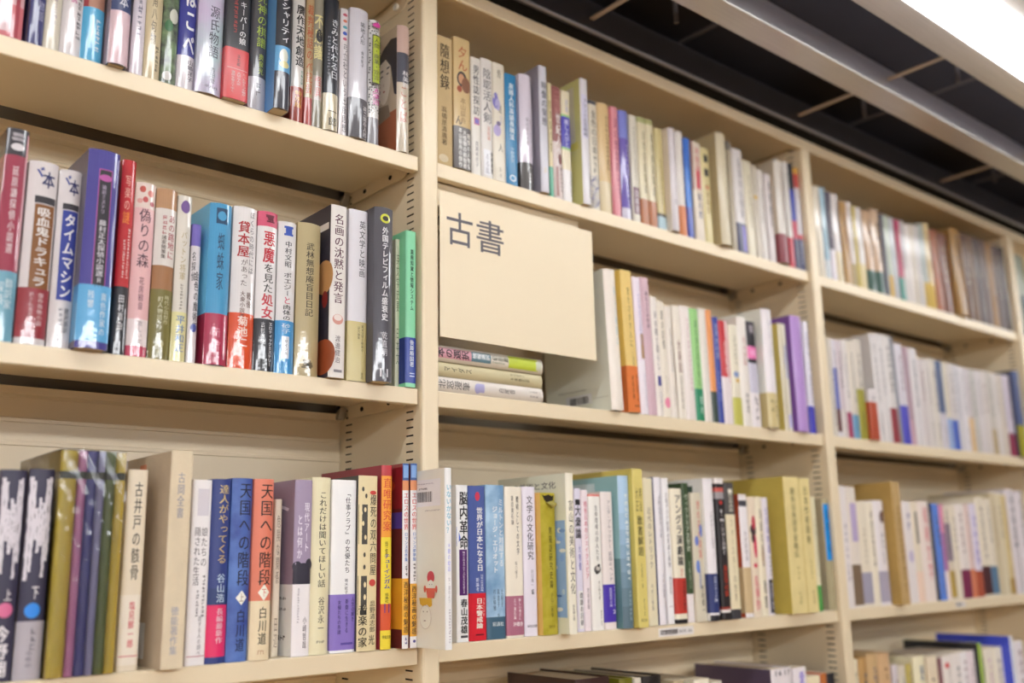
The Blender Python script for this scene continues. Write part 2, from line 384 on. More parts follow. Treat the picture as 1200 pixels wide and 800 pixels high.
def art(P, w, h, items, g, k, LP_=None, d=.13, ks=None):
    k0 = k
    for it in items:
        c = it[0]; k = ks if ks and c in ('LR', 'LE', 'LP') else k0
        if c == 'T':
            _, s, x, y0, y1, tw, cc, b = it; P.add(column(s, b, x*w, h*(1-y0), h*(1-y1), tw*w), ink(cc, g, k))
        elif c == 'H':
            _, s, x0, x1, y, hh, cc, b = it; P.add(rowtext(s, b, x0*w, x1*w, h*(1-y), hh*h), ink(cc, g, k))
        elif c == 'R': P.add(rect(it[1]*w, it[2]*w, h*(1-it[4]), h*(1-it[3])), ink(it[5], g, k))
        elif c == 'E': P.add(ellipse(it[1]*w, h*(1-it[2]), it[3]*w, it[4]*h), ink(it[5], g, k))
        elif c == 'K': P.add(marks(it[1]*w, h*(1-it[2]), h*(1-it[3]), it[4]*w), ink(it[5], g, k))
        elif c == 'D':
            _, x, y, rw, rh, cc = it; P.add(([(x*w-rw*w, h*(1-y)), (x*w, h*(1-y-rh)), (x*w+rw*w, h*(1-y)), (x*w, h*(1-y+rh))], [(0, 1, 2, 3)]), ink(cc, g, k))
        elif c == 'TRI':
            _, x0, x1, y0, y1, cc = it; P.add(([(x0*w, h*(1-y0)), (x1*w, h*(1-(y0+y1)/2-.01)), (x0*w, h*(1-y1))], [(0, 1, 2)]), ink(cc, g, k))
        elif c == 'S':
            for i in range(7):
                for j in range(38):
                    yy = (j+.5+.4*rnd.random())/39*.78; xx = (i+.5+rnd.uniform(-.3, .3))/7
                    if .13 < yy < .53 and .12 < xx < .88: continue
                    if rnd.random() < .62: P.add(ellipse(xx*w, h*(1-yy), .055*w, .0068*h, 7), ink('242224', g, k))
        elif c == 'F':
            _, x0, x1, y0, y1 = it; me = ink('d2ccd4', g, k)
            for j in range(7):                  # ragged pale streaks
                xx = x0+(x1-x0)*(j+.5)/7; pts = []; M_ = 22; ext = (.98, .9, .6, .72, .66, .95, .8)[j]
                st = (.0, .04, .3, .2, .25, .02, .0)[j]
                for s_ in (1, -1):
                    rng = range(M_) if s_ == 1 else range(M_-1, -1, -1)
                    for q in rng:
                        f_ = st+(ext-st)*q/(M_-1); wd = (x1-x0)/7*rnd.uniform(.35, .85)
                        pts.append(((xx+s_*wd*.8)*w, h*(1-y0-(y1-y0)*f_)))
                V = pts; F = [(q, q+1, 2*M_-2-q, 2*M_-1-q) for q in range(M_-1)]
                P.add((V, F), me)
        elif c == 'F2':
            _, x0, x1, y0, y1 = it
            for j in range(13):
                yy = y0+(y1-y0)*j/13; V = []; n_ = 8; tk = .006+.006*rnd.random()
                for q in range(n_+1): V.append((w*(x0+(x1-x0)*q/n_), h*(1-yy-.012*math.sin(q*.9+j))))
                for q in range(n_, -1, -1): V.append((w*(x0+(x1-x0)*q/n_), h*(1-yy-tk-.012*math.sin(q*.9+j))))
                P.add((V, [(q, q+1, 2*n_-q, 2*n_+1-q) for q in range(n_)]), ink('5a5888' if j % 3 else '8a88b0', g, k))
        elif c == 'TORN':
            V = [(.2*w, h*.985), (.3*w, h*.952), (.42*w, h*.93), (.7*w, h*.928), (.86*w, h*.95), (.9*w, h*.985), (.75*w, h*.975), (.55*w, h*.988), (.35*w, h*.978)]
            P.add((V, [tuple(range(9))]), ink('2a2218', g, k))
        # ---- left cover (u runs from the spine to the fore edge)
        elif c[0] in 'LB' and LP_ is not None:
            U = lambda u: u*d
            if c == 'LR': LP_.add(rect(U(it[1]), U(it[2]), h*(1-it[4]), h*(1-it[3])), ink(it[5], g, k))
            elif c == 'LE': LP_.add(ellipse(U(it[1]), h*(1-it[2]), it[3]*d, it[4]*h), ink(it[5], g, k))
            elif c == 'LT':
                _, s, u0, u1, y, hh, cc, b = it; V, F = rowtext(s, b, -U(u1), -U(u0), h*(1-y), hh*h); LP_.add(([(-a, z, q) for a, z, q in V], F), ink(cc, g, k))
            elif c == 'LK': 
                V, F = marks(h*(1-it[3]), U(it[2]), U(it[1]), it[4]*h); LP_.add(([(z, x) for x, z in V], F), ink(it[5], g, k))
            elif c == 'LP' and it[1]: LP_.add(([(U(a), h*(1-b)) for a, b in it[1]], [tuple(range(len(it[1])))]), ink(it[2], g, k))
            elif c == 'BC':
                _, u0, u1, y0, y1 = it; u = u0
                while u < u1:
                    tw = rnd.choice((.4, .7, 1.1))*(u1-u0)/34
                    LP_.add(rect(U(u), U(u+tw), h*(1-y1), h*(1-y0)), ink('2c2a30', g, k)); u += tw+rnd.choice((.5, .8, 1.1))*(u1-u0)/34
def pages(parent, w, d, h, k, col, bl, t):
    m = MB(); ins = .003 if k in 'hb' else .0003; tt = min(t, w*.22)+.0001
    m.box(tt, w-tt, bl+t+.0003, d-(.004 if k in 'hb' else .0006), ins, h-ins)
    return m.build('pages', m_page, parent)
m_page = surf('page_block', (.62, .53, .38), .8, .15, vary=.14, scale=30, aniso=(900, 1, 1))
m_film = None
SEEN = {}
def label_for(b):
    s = b['look']+' on '+PLACE[b['row']]
    return s
def build_book(b):
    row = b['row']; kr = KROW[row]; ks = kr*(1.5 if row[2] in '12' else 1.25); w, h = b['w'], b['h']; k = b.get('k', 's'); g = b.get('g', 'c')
    d = b.get('d', min(.15, h*.66)); name = b.get('name') or ('hardcover_book' if k == 'h' else 'slipcased_book' if k == 'b' else 'paperback_book')
    t = empty(name, (b['x'], b['y'], b['z']+.0004), label_for(b), 'magazine' if name == 'magazine' else 'book', 'books on the '+PLACE[row]) 
    if b.get('lean'): t.rotation_euler = (0, math.radians(b['lean']), 0)
    th = {'h': .0022, 's': .0006, 'b': .002}[k]
    if g == 'w': k = 'w'
    bl, pf = spine_prof(w, k)
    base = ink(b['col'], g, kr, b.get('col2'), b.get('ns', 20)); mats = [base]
    cut = sorted({0., 1.}|{x for q in b.get('bands', ()) for x in q[:2]})
    zl = [h*(1-f) for f in reversed(cut)]; segm = []
    for a, c in reversed(list(zip(cut, cut[1:]))):
        mi = 0
        for q in b.get('bands', ()):
            if q[0] <= (a+c)/2 <= q[1]:
                mm = ink(q[2], g, kr)
                if mm not in mats: mats.append(mm)
                mi = mats.index(mm)
        segm.append(mi)
    side = None
    if b.get('side'):
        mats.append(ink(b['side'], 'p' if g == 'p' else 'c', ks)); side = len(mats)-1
    cv = cover('cover', t, w, d, h, k, th, zl, segm, mats, side=side)
    pages(t, w, d, h, k, None, bl, th)
    P, LQ = Print(), Print()
    art(P, w, h, b.get('t', ()), g, kr, LQ, d-bl, ks)
    cuts = [w*f for f in ((.15, .25, .35, .45, .55, .65, .75, .85) if k in 'hw' else (.2, .5, .8))]
    P.build('title_lettering', t, lambda x, z, e: (x, pf(x)-.0001-e, z), cuts)
    LQ.build('cover_print', t, lambda x, z, e: (-.00006-e*.6, bl+x, z), (), 'cover_print')
    if b.get('obi'):
        f0, f1, oc = b['obi']; hh = h*(f1-f0); mo = ink(oc, g, kr)
        ob = cover('paper_band', t, w, d*.97, hh, k, .00018, [0, hh], [0], [mo], z0=h*(1-f1), grow=.00022)
        P = Print(); art(P, w, hh, b.get('ot', ()), g, kr)
        zz = h*(1-f1)
        P.build('band_lettering', ob, lambda x, z, e: (x, pf(x)-.00034-e, z+zz), cuts)
    if any(q[0] == 'TORN' for q in b.get('t', ())):          # the curled paper flap of the torn spine
        V = []; F = []; n = 8
        for i in range(n+1):
            a = i/n; V += [((.38+.25*a)*w, pf(.5*w)-.0006-.006*math.sin(a*math.pi*.9), h*(.93-.045*a)), ((.78+.12*math.sin(a*3))*w, pf(.5*w)-.0004-.004*math.sin(a*math.pi*.9), h*(.945-.05*a))]
        V += [(x, y+.0004, z) for x, y, z in V]; q = 2*(n+1)
        for i in range(n):
            F += [(2*i, 2*i+1, 2*i+3, 2*i+2), (q+2*i+1, q+2*i, q+2*i+2, q+2*i+3), (2*i, 2*i+2, q+2*i+2, q+2*i), (2*i+1, q+2*i+1, q+2*i+3, 2*i+3)]
        F += [(0, q, q+1, 1), (2*n, 2*n+1, q+2*n+1, q+2*n)]
        o = obj('torn_flap', V, F, ink('a89c50', 'p', kr), t, smooth=True); o['label'] = 'curled torn flap of olive paper'
    return t
def build_set(b):                               # six volumes under one skin of clear film
    kr = KROW[b['row']]; w, h, d = b['w'], b['h'], b['d']
    t = empty('wrapped_book_set', (b['x'], b['y'], b['z']+.0004), label_for(b), 'book set')
    fr = [(.0, .27, 'bfa83e'), (.27, .40, 'b4709c'), (.40, .555, '38387c'), (.555, .68, '8480a4'), (.68, .84, '54602c'), (.84, 1, 'bfa436')]
    for i, (a, c, col) in enumerate(fr):
        x0, x1 = a*w+.0004, c*w-.0004; ww = x1-x0
        o = cover('volume', t, ww, d-.002, h, 'h', .0015, [0, h*.87, h*.905, h], [0, 1, 0], [ink(col, 'c', kr), ink('38382c', 'c', kr)])
        o.location = (x0, .0012, 0)
        p = pages(o, ww, d-.002, h, 'h', None, spine_prof(ww, 'h')[0], .0015)
    # the film: a fine grid puckered by noise
    V = []; F = []; NX, NZ = 26, 60
    def q(u, v): return (u*w, -.0008-.0013*abs(math.sin(u*37+3*math.sin(v*9))*math.cos(v*23+u*11)), v*(h+.001))
    for j in range(NZ+1): V += [q(i/NX, j/NZ) for i in range(NX+1)]
    F = [(j*(NX+1)+i, j*(NX+1)+i+1, (j+1)*(NX+1)+i+1, (j+1)*(NX+1)+i) for j in range(NZ) for i in range(NX)]
    k = len(V); V += [(-.0003, d, 0), (-.0003, d, h+.001), (-.0003, 0, 0), (-.0003, 0, h+.001), (w, d, h+.001), (w, 0, h+.001)]
    F += [(k, k+2, k+3, k+1), (k+3, k+5, k+4, k+1)]
    m, nt, bs = newmat('clear_film'); N = nt.nodes.new
    gl = N('ShaderNodeBsdfGlossy'); gl.inputs['Roughness'].default_value = .12; tr = N('ShaderNodeBsdfTransparent')
    fz = N('ShaderNodeFresnel'); fz.inputs[0].default_value = 1.75; mx = N('ShaderNodeMixShader')
    nz = N('ShaderNodeTexNoise'); nz.inputs['Scale'].default_value = 32; bp = N('ShaderNodeBump'); bp.inputs['Strength'].default_value = .4; bp.inputs['Distance'].default_value = .003
    tc = N('ShaderNodeTexCoord'); nt.links.new(tc.outputs['Object'], nz.inputs['Vector']); nt.links.new(nz.outputs['Fac'], bp.inputs['Height'])
    nt.links.new(bp.outputs[0], gl.inputs['Normal']); nt.links.new(bp.outputs[0], fz.inputs['Normal'])
    nt.links.new(fz.outputs[0], mx.inputs[0]); nt.links.new(tr.outputs[0], mx.inputs[1]); nt.links.new(gl.outputs[0], mx.inputs[2])
    nt.links.new(mx.outputs[0], nt.nodes['Material Output'].inputs['Surface'])
    o = obj('plastic_film', V, F, m, t, smooth=True); o['label'] = 'wrinkled clear plastic film'

# x, width, height, depth of the spine, colour, look
R_('R11',0.3816)
B(-0.5474,0.0309,0.19,0.01,'d9727a','red and white wrapped book at the far left',g='w',bands=[(0,0.8,'e4b4b8')],t=[('R',0.72,0.86,0.3,1,'b8404e'),('R',0.08,0.6,0.55,0.97,'e9c9cf')])
B(-0.5132,0.0168,0.188,0.01,'2d2d72','dark navy book with yellow-green top',g='w',bands=[(0,0.7,'c4c48c')],t=[('T','物語',0.75,0.72,0.85,0.35,'b9b9d8',0),('R',0,0.1,0,1,'3a2038')])
B(-0.4959,0.0158,0.19,0.01,'e3dac6','cream book with pale floral spine',g='w',t=[('K',0.55,0.3,0.85,0.3,'b3a5a8'),('E',0.5,0.6,0.25,0.04,'cdd0a0')])
B(-0.4792,0.0211,0.19,0.01,'e6dedf','pale grey book with magenta title',g='w',t=[('T','恋愛小説',0.5,0.35,0.68,0.3,'c8408c',1),('K',0.8,0.5,0.9,0.25,'555055')])
B(-0.4577,0.022,0.188,0.01,'b9836a','brown book with bright sky-blue paper band',g='w',obi=(0.66,1,'4fb2e0'),t=[('R',0,0.2,0,0.66,'a8343a')],ot=[('K',0.72,0.2,0.8,0.25,'e8f4fa')])
B(-0.4324,0.0212,0.188,-0.002,'3c4a78','navy book with pale pink paper band',k='h',g='w',obi=(0.66,1,'ebccd4'),t=[('T','山本',0.6,0.45,0.64,0.5,'e8e8f0',1)],side='9a8f98')
B(-0.405,0.0143,0.188,0.01,'ece2ec','slim lavender-white book left of the beige one',g='w',t=[('K',0.5,0.4,0.75,0.4,'8a8698')])
B(-0.3898,0.0185,0.19,0.01,'ddcba4','beige book with small dark brown title',g='w',t=[('T','角八句物',0.45,0.45,0.78,0.35,'6b6152',0),('K',0.75,0.78,0.95,0.25,'77705f')])
B(-0.3703,0.0179,0.19,0.01,'3c3e3a','black and green patterned book',g='w',t=[('E',0.4,0.95,0.3,0.03,'e2e0dc'),('E',0.65,0.55,0.3,0.05,'d8d8c8'),('E',0.35,0.62,0.25,0.04,'3f7a4a')],col2='7f9a6a',ns=55)
B(-0.3515,0.0203,0.19,0.01,'2c3196','navy book with bold white hiragana title',g='w',bands=[(0.78,1,'e4dce2')],t=[('T','はこべ',0.6,0.3,0.78,0.72,'f4f4f8',2),('T','山崎洋子',0.75,0.8,0.95,0.4,'3a3a46',1)])
B(-0.3307,0.0313,0.19,0.004,'d6c6e4','wide pastel lilac book with large thin grey title',g='w',t=[('T','源氏物語',0.6,0.4,0.76,0.42,'4b4754',0),('T','吉田登',0.6,0.82,0.93,0.22,'5a6064',0),('H','平凡社',0.3,0.85,0.955,0.02,'6a7074',0)],col2='bcdadc',ns=14)
B(-0.2988,0.03,0.19,0.0,'2c2a2e','black book with bright red paper band',obi=(0.655,1,'e0484a'),t=[('T','メモリー・キーパーの娘',0.68,0.06,0.62,0.3,'f0eef0',1),('K',0.35,0.2,0.55,0.18,'b03a34')],ot=[('T','たったひとつの嘘が',0.82,0.45,0.9,0.17,'f6dcd8',1),('T','大切な人の',0.58,0.45,0.72,0.17,'f6dcd8',1),('T','運命を変えてゆく',0.34,0.45,0.88,0.17,'f6dcd8',1),('R',0.1,0.95,0.4,0.41,'f3c8c2'),('K',0.55,0.1,0.35,0.16,'70302e')])
B(-0.2619,0.0218,0.188,0.01,'4c4b50','dark grey book with lime green title',g='w',obi=(0.77,1,'c2c0c8'),t=[('T','死神の棋譜',0.6,0.16,0.56,0.62,'b6cc4a',1),('T','奥泉光',0.62,0.6,0.75,0.34,'c4d45c',1)],ot=[('K',0.5,0.15,0.6,0.3,'66646e')])
B(-0.2393,0.0205,0.188,-0.012,'26262e','dark book with blue watercolour picture, protruding over the edge',g='w',bands=[(0.56,0.74,'66aee0'),(0.74,1,'3c3a46')],t=[('T','セクシャリティ',0.55,0.12,0.54,0.62,'f0eef2',1),('E',0.5,0.63,0.28,0.05,'e8ead8'),('E',0.55,0.69,0.32,0.025,'e6dc9a')],side='5f94cc')
B(-0.206,0.0172,0.188,0.01,'e8e3de','white book with black bold title and red-brown band',g='w',obi=(0.75,1,'a8402c'),t=[('T','贋作天地創造',0.6,0.14,0.6,0.75,'1e1c1e',2),('K',0.8,0.62,0.73,0.25,'6aa48a')],ot=[('T','特別版',0.55,0.1,0.6,0.6,'e2a040',2)])
B(-0.1876,0.0114,0.186,0.01,'bfa074','slim tan book with orange lettering',g='w',bands=[(0.8,1,'b84a44')],t=[('T','裁判秘話のべ記録',0.5,0.1,0.78,0.8,'c0562e',1)])
B(-0.1756,0.0134,0.187,0.01,'98927f','grey book with pale yellow brush title',g='w',bands=[(0.62,0.8,'b9a79a')],t=[('T','不思議',0.45,0.15,0.5,0.9,'ecdf9c',2),('E',0.5,0.32,0.35,0.05,'201e22'),('T','怪異',0.5,0.62,0.78,0.7,'c4625a',1)])
B(-0.1614,0.0204,0.187,0.006,'23262f','black book with white title and cream lower band',g='w',obi=(0.73,1,'dccfae'),t=[('T','きみと代わる日',0.65,0.16,0.62,0.62,'eceef4',1),('K',0.25,0.3,0.6,0.2,'8a8c98')],ot=[('T','一郎',0.6,0.35,0.9,0.7,'2a2824',1)])
B(-0.1374,0.012,0.1801,0.01,'e9e2e4','slim white book with coloured dots above its title',g='w',t=[('T','弓立社という出版思想',0.6,0.28,0.98,0.6,'4a444c',0),('E',0.5,0.05,0.28,0.012,'d05a70'),('E',0.5,0.1,0.25,0.012,'e07a60'),('E',0.5,0.15,0.28,0.012,'4fa8b8'),('E',0.5,0.2,0.28,0.015,'3a5cc8'),('E',0.5,0.245,0.25,0.012,'d86a84')])
B(-0.1248,0.0274,0.1846,0.004,'e2dfe8','white book with thin title above a dark silver band',k='h',g='w',obi=(0.7,1,'5c585e'),t=[('T','築地人形',0.62,0.1,0.28,0.3,'3e3c44',0),('T','青木笙子',0.62,0.33,0.46,0.2,'4e4c54',0)],ot=[('T','高二葉亭人四',0.85,0.15,0.95,0.3,'e4e2e8',1)])
B(-0.093,0.0172,0.18,0.01,'eeecea','black-spotted white book with lime title panel',g='w',bands=[(0.79,1,'9a979c')],t=[('S',),('R',0.14,0.86,0.13,0.53,'1c1c1c'),('R',0.2,0.8,0.14,0.52,'bccb2c'),('T','人間・廃業・宣言',0.5,0.155,0.5,0.5,'2c2c1e',1),('T','太宰治',0.5,0.56,0.7,0.65,'d0489c',2),('E',0.5,0.05,0.35,0.02,'e04aa6')])
B(-0.0493,0.02,0.1863,0.006,'d9cbb6','pale book with ukiyo-e woman on its cover, beside the post',d=0.13,g='w',bands=[(0,0.22,'d8b7aa'),(0.22,0.46,'4a4a58')],t=[('T','林美祥',0.6,0.36,0.5,0.55,'f0eef2',1),('T','ことば',0.45,0.48,0.78,0.6,'cc7a6e',1),('LR',0.0,0.98,0.0,0.67,'bfae96'),('LE',0.25,0.37,0.13,0.21,'e4d5c6'),('LP',[(0.0,0.1),(0.12,0.08),(0.28,0.13),(0.38,0.2),(0.4,0.34),(0.34,0.24),(0.22,0.22),(0.12,0.3),(0.08,0.44),(0.05,0.54),(0.0,0.56)],'2a2832'),('LE',0.3,0.3,0.04,0.007,'2a262a'),('LE',0.17,0.3,0.035,0.007,'2a262a'),('LE',0.3,0.345,0.03,0.006,'2a262a'),('LE',0.18,0.345,0.025,0.006,'2a262a'),('LE',0.26,0.42,0.012,0.014,'cdb8a6'),('LE',0.25,0.475,0.022,0.008,'a8483c'),('LR',0.0,0.98,0.67,1,'a05c3c'),('LP',[(0.36,0.58),(0.16,0.6),(0.12,0.7),(0.36,0.72)],'8a7a68')],side='cdbfae')
R_('R12',0.0611)
B(-0.5216,0.0214,0.2233,0.01,'a63a52','tall crimson book with black top and white emblem',k='h',g='w',bands=[(0,0.13,'3a363c')],obi=(0.68,1,'76aec4'),t=[('E',0.5,0.09,0.3,0.018,'e6e0e4'),('T','延原謙探偵小説選',0.5,0.18,0.6,0.3,'efdde0',1),('K',0.5,0.02,0.06,0.6,'bdb6bc'),('R',0.9,1,0.02,0.67,'eab4bf')],ot=[('T','翻訳家',0.65,0.1,0.55,0.35,'d8ecf2',1),('T','探偵',0.3,0.15,0.5,0.3,'d8ecf2',1)])
B(-0.4978,0.0286,0.1941,0.01,'e4dcdc','white book with brown title panel and dark red band',g='w',obi=(0.7,0.965,'9c2c34'),t=[('R',0.27,0.95,0.24,0.7,'8a5724'),('R',0.25,0.97,0.195,0.235,'38343a'),('T','吸血鬼ドラキュラ',0.6,0.255,0.69,0.5,'f2ece8',2),('T','ヾ',0.35,0.02,0.11,0.42,'33459a',2),('T','本',0.66,0.05,0.15,0.46,'2b2f66',2)],ot=[('T','傑作恐怖小説',0.72,0.08,0.75,0.2,'f0d2d2',1),('T','訳された名作',0.4,0.08,0.7,0.14,'e4b8b8',0)])
B(-0.4676,0.0222,0.1913,0.01,'e2dbdc','white book with royal blue title panel, no coloured band',g='w',t=[('R',0.22,0.93,0.235,0.74,'2f3f9c'),('R',0.2,0.95,0.195,0.23,'38343a'),('T','タイムマシン',0.58,0.25,0.73,0.55,'f2f0f4',2),('T','ヾ',0.33,0.02,0.11,0.42,'33459a',2),('T','本',0.64,0.05,0.15,0.46,'2b2f66',2),('T','鷺沢萠訳',0.72,0.78,0.92,0.25,'504c54',1),('K',0.45,0.78,0.97,0.2,'77727a')])
B(-0.4449,0.0325,0.2157,-0.006,'4c4498','thick violet book with black title panel and sky-blue band',d=0.145,k='h',g='w',obi=(0.69,0.965,'64b4e8'),t=[('R',0.33,0.76,0.1,0.7,'c05aa8'),('R',0.355,0.735,0.105,0.7,'332f36'),('E',0.55,0.145,0.2,0.018,'c05aa8'),('T','論創ミステリ',0.52,0.18,0.33,0.14,'b9a8c0',1),('T','藤村正太探偵小説選Ⅱ',0.55,0.36,0.68,0.24,'e4dfe6',1),('R',0.93,0.97,0.03,0.69,'c0c0e6')],side='6a6472',ot=[('T','異色作家の',0.75,0.12,0.9,0.2,'e6f2fa',1),('T','残響',0.35,0.1,0.42,0.2,'d8ecf8',1)])
B(-0.4049,0.015,0.218,0.01,'c8262c','slim red book with black lower part',g='w',bands=[(0.66,1,'2c2a2e')],t=[('T','写楽の',0.45,0.08,0.27,0.42,'f0b8a8',0),('T','謎',0.45,0.27,0.34,0.5,'f08a30',1),('K',0.75,0.36,0.62,0.2,'f2d6d0'),('K',0.45,0.42,0.62,0.18,'f2d6d0'),('T','田村真由',0.5,0.7,0.88,0.42,'e8e6ea',1)])
B(-0.3885,0.0222,0.1961,0.01,'f0bfc0','pink book with dark title and floral top',g='w',bands=[(0,0.15,'ecd9cf'),(0.79,0.94,'f2e2e2'),(0.94,1,'cc4a66')],t=[('E',0.3,0.04,0.14,0.02,'c8584a'),('E',0.7,0.06,0.16,0.02,'e08a80'),('E',0.45,0.1,0.13,0.018,'c85a5a'),('E',0.8,0.12,0.12,0.015,'b83a46'),('E',0.2,0.11,0.12,0.015,'e6a8a0'),('T','偽りの森',0.5,0.15,0.5,0.6,'5c4250',0),('T','花房観音',0.5,0.55,0.74,0.26,'8e6470',0),('T','哀しい女',0.55,0.8,0.93,0.25,'9a8c90',0)])
B(-0.3649,0.0233,0.1947,0.01,'bd9068','tan and white book with olive paper band',g='w',bands=[(0.12,0.46,'e6dfd8'),(0.46,0.6,'a8764c')],obi=(0.6,1,'7d7436'),t=[('T','あの路地に',0.75,0.15,0.42,0.35,'b0484e',1),('K',0.4,0.16,0.28,0.22,'c06a6e'),('T','諸家随筆集',0.4,0.28,0.42,0.24,'5a5250',0)],ot=[('T','時代小説傑作',0.7,0.08,0.5,0.25,'d8d2a8',1),('T','町人物語',0.4,0.1,0.45,0.25,'d8d2a8',1),('E',0.5,0.78,0.16,0.05,'c2bd90')])
B(-0.3407,0.0158,0.1913,0.01,'e5ded2','off-white book with purple emblem and yellow lower band',g='w',obi=(0.71,1,'e8e2a4'),t=[('E',0.5,0.07,0.33,0.04,'7a5a9c'),('T','パットン将軍',0.5,0.22,0.52,0.45,'b8a878',0),('K',0.5,0.54,0.7,0.22,'8a8478')],ot=[('T','平井和正',0.55,0.06,0.82,0.7,'2a6cb4',1)])
B(-0.3218,0.0107,0.1618,0.014,'e4dee0','short white paperback with purple top',g='w',bands=[(0,0.16,'7a6cc0')],t=[('T','名探偵',0.3,0.2,0.42,0.4,'3a363c',1),('T','金色の魔術師',0.68,0.34,0.78,0.55,'2c282c',1),('E',0.6,0.75,0.35,0.03,'4a5aa8')])
B(-0.3042,0.0265,0.1901,0.006,'4ba0d0','turquoise book with crimson lower half',d=0.14,k='h',g='w',obi=(0.69,1,'b42c50'),t=[('R',0.25,0.75,0.03,0.13,'274a6c'),('E',0.5,0.08,0.2,0.03,'4ba0d0'),('T','蜘蛛家',0.5,0.18,0.55,0.32,'2a4a68',0)],side='6cb4dc',ot=[('K',0.5,0.25,0.75,0.35,'d87a90')])
B(-0.2738,0.0296,0.194,0.01,'ece7e6','white book with red and grey title over orange band',g='w',obi=(0.665,1,'e6531e'),t=[('T','ぼくらの時代には',0.76,0.02,0.42,0.24,'6c686e',0),('T','貸本屋',0.42,0.09,0.32,0.5,'b4282e',2),('T','があった',0.47,0.33,0.5,0.3,'6a5f60',0),('T','戦後',0.72,0.53,0.63,0.22,'6a4a40',1),('T','大衆小説考',0.45,0.53,0.7,0.22,'6a4a40',1)],ot=[('T','菊池仁',0.5,0.05,0.62,0.45,'f8ded2',2)])
B(-0.2426,0.0252,0.1945,0.01,'eeeaea','white book with big red and black title and black band',g='w',bands=[(0,0.095,'e05c7c')],obi=(0.68,1,'2c2a2e'),t=[('T','悪魔',0.55,0.12,0.33,0.62,'c82a3a',2),('T','を見た',0.55,0.33,0.52,0.55,'28262a',1),('T','処女',0.55,0.52,0.68,0.62,'c82a3a',2),('K',0.55,0.02,0.07,0.5,'7a2a40')],ot=[('T','エロティックミステリー',0.75,0.05,0.9,0.22,'f0eef2',2),('T','吉村達哉',0.35,0.06,0.5,0.2,'d0ced2',0)])
B(-0.2157,0.0238,0.1873,0.01,'e9e6e6','white book with blue ribbon emblem and sticker on blue band',g='w',obi=(0.66,1,'3e9cdc'),t=[('LP',[],'000000'),('R',0.25,0.75,0.03,0.045,'3a58b8'),('R',0.32,0.68,0.045,0.08,'3a58b8'),('R',0.25,0.75,0.08,0.095,'3a58b8'),('T','中村文昭',0.5,0.13,0.31,0.4,'3c3a42',1),('T','ポエジー',0.5,0.34,0.5,0.45,'2c2a30',1),('T','と',0.5,0.5,0.555,0.45,'d83a64',1),('T','肉体の',0.5,0.555,0.66,0.45,'2c2a30',1)],ot=[('R',0.28,0.68,0.3,0.72,'dfe4ea'),('T','サイン本',0.5,0.36,0.66,0.22,'5a5e68',0),('T','砂子',0.5,0.05,0.25,0.5,'d8ecf8',1)])
B(-0.1898,0.0314,0.1917,0.01,'bfae82','beige book in shiny film with old-style black title',k='h',g='w',t=[('T','武林無想庵盲目日記',0.5,0.13,0.62,0.36,'3c3628',1),('K',0.5,0.9,0.95,0.5,'7c7054')])
B(-0.1513,0.0224,0.2195,0.0,'ece6e0','white-spined book with dark cover and plum title',d=0.14,t=[('T','名画の沈黙と発言',0.5,0.05,0.58,0.62,'5a2440',1),('T','渡邊健治',0.52,0.76,0.92,0.34,'6a5c60',0),('E',0.5,0.67,0.33,0.03,'d8988a'),('E',0.5,0.66,0.25,0.018,'efe0d8'),('R',0.3,0.8,0.955,0.97,'7a7278'),('LE',0.1,0.42,0.16,0.1,'b98a58'),('LE',0.1,0.88,0.22,0.1,'9a4c2c'),('LR',0.03,0.5,0.1,0.14,'cfc8c0'),('LE',0.08,0.55,0.05,0.05,'7e2a26')],side='332f3a')
B(-0.1205,0.0275,0.223,0.008,'e9e6ec','white book with pale yellow lower band',obi=(0.66,1,'d8c98c'),t=[('T','英文学と映画',0.68,0.06,0.4,0.34,'46444c',0)],ot=[('T','英米文学と映画の',0.75,0.05,0.5,0.13,'7a7048',0),('T','研究論集',0.55,0.08,0.3,0.13,'7a7048',0),('T','英宝社',0.75,0.85,0.96,0.16,'7a7048',0)])
B(-0.0925,0.0281,0.2275,-0.01,'55525a','charcoal book in glossy film with yellow oval emblem',d=0.145,k='h',g='w',t=[('E',0.5,0.065,0.26,0.028,'d8d83c'),('E',0.5,0.065,0.16,0.015,'3c3a30'),('T','外国テレビフィルム盛衰史',0.5,0.115,0.66,0.34,'eceaee',2),('T','乾直明',0.5,0.72,0.86,0.3,'dcdae0',1),('R',0.28,0.36,0.93,0.975,'e4e2e8'),('R',0.62,0.7,0.93,0.975,'e4e2e8')],side='4a484e')
B(-0.0425,0.0066,0.2005,0.02,'dde0c4','thin pale green book beside the charcoal one',t=[('T','英文学史要',0.5,0.1,0.5,0.7,'6a7a5a',0),('T','日本文',0.5,0.6,0.85,0.7,'6a7a5a',0)])
B(-0.0354,0.0165,0.2107,0.006,'8fe0b0','mint green book with royal blue band beside the post',obi=(0.69,0.975,'143aa0'),t=[('T','業務知識と情報システム',0.55,0.12,0.52,0.32,'1c3a2c',2)],side='86d8a8',ot=[('T','後藤順国著',0.55,0.05,0.65,0.4,'eaf0fa',1),('R',0.35,0.8,0.78,0.8,'d0dcf4'),('R',0.35,0.8,0.84,0.86,'d0dcf4')])
R_('R13',-0.2597)
B(-0.4984,0.0235,0.1964,0.01,'37344a','dark book with white splash and pink dot',k='h',t=[('F',0.08,0.9,0.04,0.55),('T','上',0.62,0.57,0.63,0.3,'e6e0e4',1),('E',0.55,0.67,0.3,0.035,'cf6a92'),('T','今野翔',0.5,0.74,0.98,0.6,'e4dfe4',2)])
